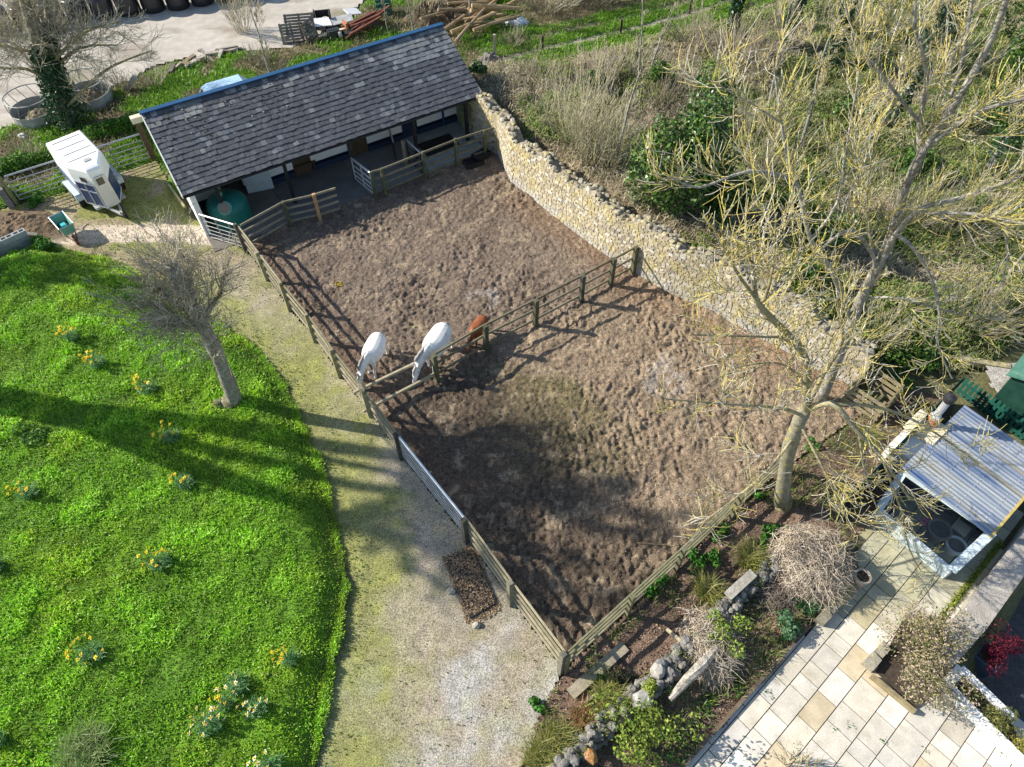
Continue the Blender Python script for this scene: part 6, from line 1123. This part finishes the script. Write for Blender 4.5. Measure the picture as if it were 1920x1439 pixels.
# daffodils
def petal_mesh(col,tc):
    mb=MB()
    for k in range(6):
        a=k*math.pi/3;c,s=math.cos(a),math.sin(a);V=[(0,0,0)]
        for r,w in ((.028,.014),(.05,0)):
            V+=[(r*c-w*s,r*s+w*c,.004),(r*c+w*s,r*s-w*c,.004)]
        mb.add(V[:1]+V[1:4],[(0,1,3,2)])
    o=mb.build('flower',col);me=o.data;bpy.data.objects.remove(o);mb=MB();mb.lathe((0,0,0),[(.012,0),(.013,.02),(.018,.03)],8);o=mb.build('trumpet',tc);m2=o.data;bpy.data.objects.remove(o);return me,m2
FY=petal_mesh('petaly','petaly');FW=petal_mesh('petalw','petaly')
def zl(p): return float(zlawn(np.array([p[0]]),np.array([p[1]]))[0])
def daff(lb,u,v,n,r,white=False,seed=0):
    rg=np.random.default_rng(seed);c=at(u,v,.25);c[2]=zl(c);t=thing('daffodil_clump',lb,'daffodils',c,'daffodil clumps in the lawn');nb_=int(160*r/.4);a=rg.uniform(0,2*math.pi,nb_);q=r*rg.random(nb_)**.5*.8;B=c+np.stack([np.cos(a)*q,np.sin(a)*q*.8,0*a],1)
    quads('leaves',blades(B,rg.uniform(.22,.42,nb_),.022,rg.uniform(.1,.9,nb_),rg,.4),np.tile(mixc([(.10,.26,.08),(.16,.34,.12),(.26,.42,.2)],nb_,rg),(2,1)),'grass',t)
    fm,tm=FW if white else FY
    for i in range(int(n*1.4)):
        a=rg.uniform(0,2*math.pi);q=r*rg.uniform(.3,1.35);p=np.array([math.cos(a)*q-.1,math.sin(a)*q*.7,rg.uniform(.36,.5)]);f=bpy.data.objects.new('flower',fm);COL.objects.link(f);f.parent=t;f.location=tuple(p);f.scale=(1.45,)*3;d=Vector((-.8+rg.normal()*.4,-.1+rg.normal()*.4,.55));f.rotation_euler=d.to_track_quat('Z','Y').to_euler()
        g=bpy.data.objects.new('trumpet',tm);COL.objects.link(g);g.parent=f
from mathutils import Vector
DF=[(140,642,12,.42,0,'yellow daffodil clump farthest up the lawn'),(190,690,11,.42,0,'pale yellow daffodil clump below the topmost one'),(282,738,9,.38,0,'yellow daffodil clump left of the pollard trunk foot'),(328,828,9,.42,0,'yellow daffodil clump inside the long tree shadow'),(352,912,8,.38,0,'loose yellow daffodil clump just below the long tree shadow'),(62,932,8,.45,0,'yellow daffodil clump near the left edge, in the middle of the lawn'),(308,1062,9,.42,0,'yellow daffodil clump in the middle of the lower lawn'),(180,1232,10,.42,0,'bright yellow daffodil clump in the lower left lawn'),(548,1242,7,.32,0,'small yellow daffodil clump close to the gravel drive'),(400,1362,11,.42,1,'white daffodil clump with the most flowers at the bottom of the lawn'),(428,1325,5,.28,0,'few yellow daffodils just above the white clump'),(488,1332,7,.36,1,'white daffodil clump nearest the drive at the bottom of the lawn'),(450,1290,5,.36,1,'mostly leafy white daffodil clump, upper of the white ones'),(6,1392,4,.35,0,'yellow daffodil clump cut by the left edge near the bottom'),(2,1070,4,.3,0,'few yellow daffodils at the left edge below the middle'),(515,1435,5,.35,1,'leafy daffodil clump at the bottom edge of the photo')]
for i,(u,v,n,r,w,lb) in enumerate(DF): daff(lb,u,v,n,r*(.7+.25*((i*7)%5)/4),bool(w),500+i)
# small things on the paddock
mb=MB()
for i in range(14): mb.rock(at(637,535)+np.array([random.uniform(-.12,.12),random.uniform(-.12,.12),.06]),random.uniform(.03,.06),(.33,.24,.04))
tag(mb.build('dung_pile','hay',None,at(637,535)),'small yellowish dung pile on the paddock near the drive fence','dung')
mb=MB();mb.tube([at(1195,1018,.08),at(1230,1021,.1),at(1268,1022,.08)],[.014,.016,.01],5,(.28,.2,.12));tag(mb.build('fallen_stick','bark',None,at(1230,1020)),'long thin fallen stick on the paddock near the bottom fence','stick')
# trees standing left of the picture whose shadows cross the lawn
hd=np.array([math.cos(R(167)),math.sin(R(167)),0])/math.tan(R(32))
def sh(u,v,z): return at(u,v)+hd*z+Z3*z
rg=np.random.default_rng(77);b=(at(170,796)+hd*7.0)*np.array([1,1,0]);t=thing('shade_tree','tall forked tree standing left of the lawn and throwing the long shadow across it','tree',b)
mb=MB();fk=sh(170,796,7.0);mb.tube([b,b*.5+fk*.5,fk],[.62,.55,.5],10,(.2,.18,.14));mb.build('trunk','gbark',t)
tw=MB()
for e,r in (([(430,815,9.5),(740,855,12.5),(960,905,15)],.4),([(380,885,9.2),(610,965,11.8),(860,1040,14)],.40),([(250,840,8.2),(560,960,11),(800,930,14)],.2),([(300,800,8.5),(700,880,12),(1100,960,16)],.22),([(400,900,9.5),(760,1010,12.5),(1050,1100,15)],.3),([(420,860,10),(800,930,13.5),(1180,930,16.5)],.28)):
    P=smoothpts([fk]+[sh(*q) for q in e]);tw.tube(P,np.linspace(r,r*.3,len(P)),7,(.24,.22,.18));kids(tw,P,3.0,.07,0,3,rg,.1,.7,11,.55,.16,BRN,.018,.62)
tw.build('crown','bark',t)
baretree('leafless tree left of the frame shading the upper corner of the lawn',(at(120,560)+hd*6.5),9.5,.28,78,nch=16,spread=.8,ratio=.4,rmin=.016)
# ------------------------------------------------------------------ light and camera
az=R(167.0);el=R(32.0);sv=np.array([math.cos(el)*math.cos(az),math.cos(el)*math.sin(az),math.sin(el)])
from mathutils import Vector,Matrix
sd_=bpy.data.lights.new('sun','SUN');sd_.energy=4.8;sd_.angle=R(.53);sd_.color=(1.0,.93,.82)
so=bpy.data.objects.new('sun',sd_);COL.objects.link(so);so.rotation_euler=Vector(sv).to_track_quat('Z','Y').to_euler();so.location=(-30,8,30)
W=bpy.data.worlds.new('World');S.world=W;W.use_nodes=True;nt=W.node_tree;sk=nt.nodes.new('ShaderNodeTexSky');sk.sky_type='NISHITA';sk.sun_disc=False
sk.sun_elevation=el;sk.sun_rotation=R(90)-az;sk.air_density=1.0;sk.dust_density=.6
bg=nt.nodes['Background'];bg.inputs['Strength'].default_value=.11;nt.links.new(sk.outputs[0],bg.inputs['Color'])
cd=bpy.data.cameras.new('camera');cam=bpy.data.objects.new('camera',cd);COL.objects.link(cam);S.camera=cam
cd.sensor_fit='HORIZONTAL';cd.sensor_width=36;cd.lens=36*F/1920;cd.clip_end=1000;cd.clip_start=.1
fw=Vector((0,math.cos(PITCH),-math.sin(PITCH)));up=Vector((0,math.sin(PITCH),math.cos(PITCH)));rt=Vector((1,0,0))
c_,s_=math.cos(ROLL),math.sin(ROLL);r2=rt*c_+up*s_;u2=-rt*s_+up*c_
cam.matrix_world=Matrix(((r2.x,u2.x,-fw.x,0),(r2.y,u2.y,-fw.y,0),(r2.z,u2.z,-fw.z,H),(0,0,0,1)))
S.view_settings.view_transform='Standard';S.view_settings.look='None';S.view_settings.exposure=.85;S.view_settings.gamma=1
S.cycles.max_bounces=5;S.cycles.diffuse_bounces=3;S.cycles.glossy_bounces=2;S.cycles.transparent_max_bounces=6;S.cycles.transmission_bounces=2;S.cycles.use_denoising=True
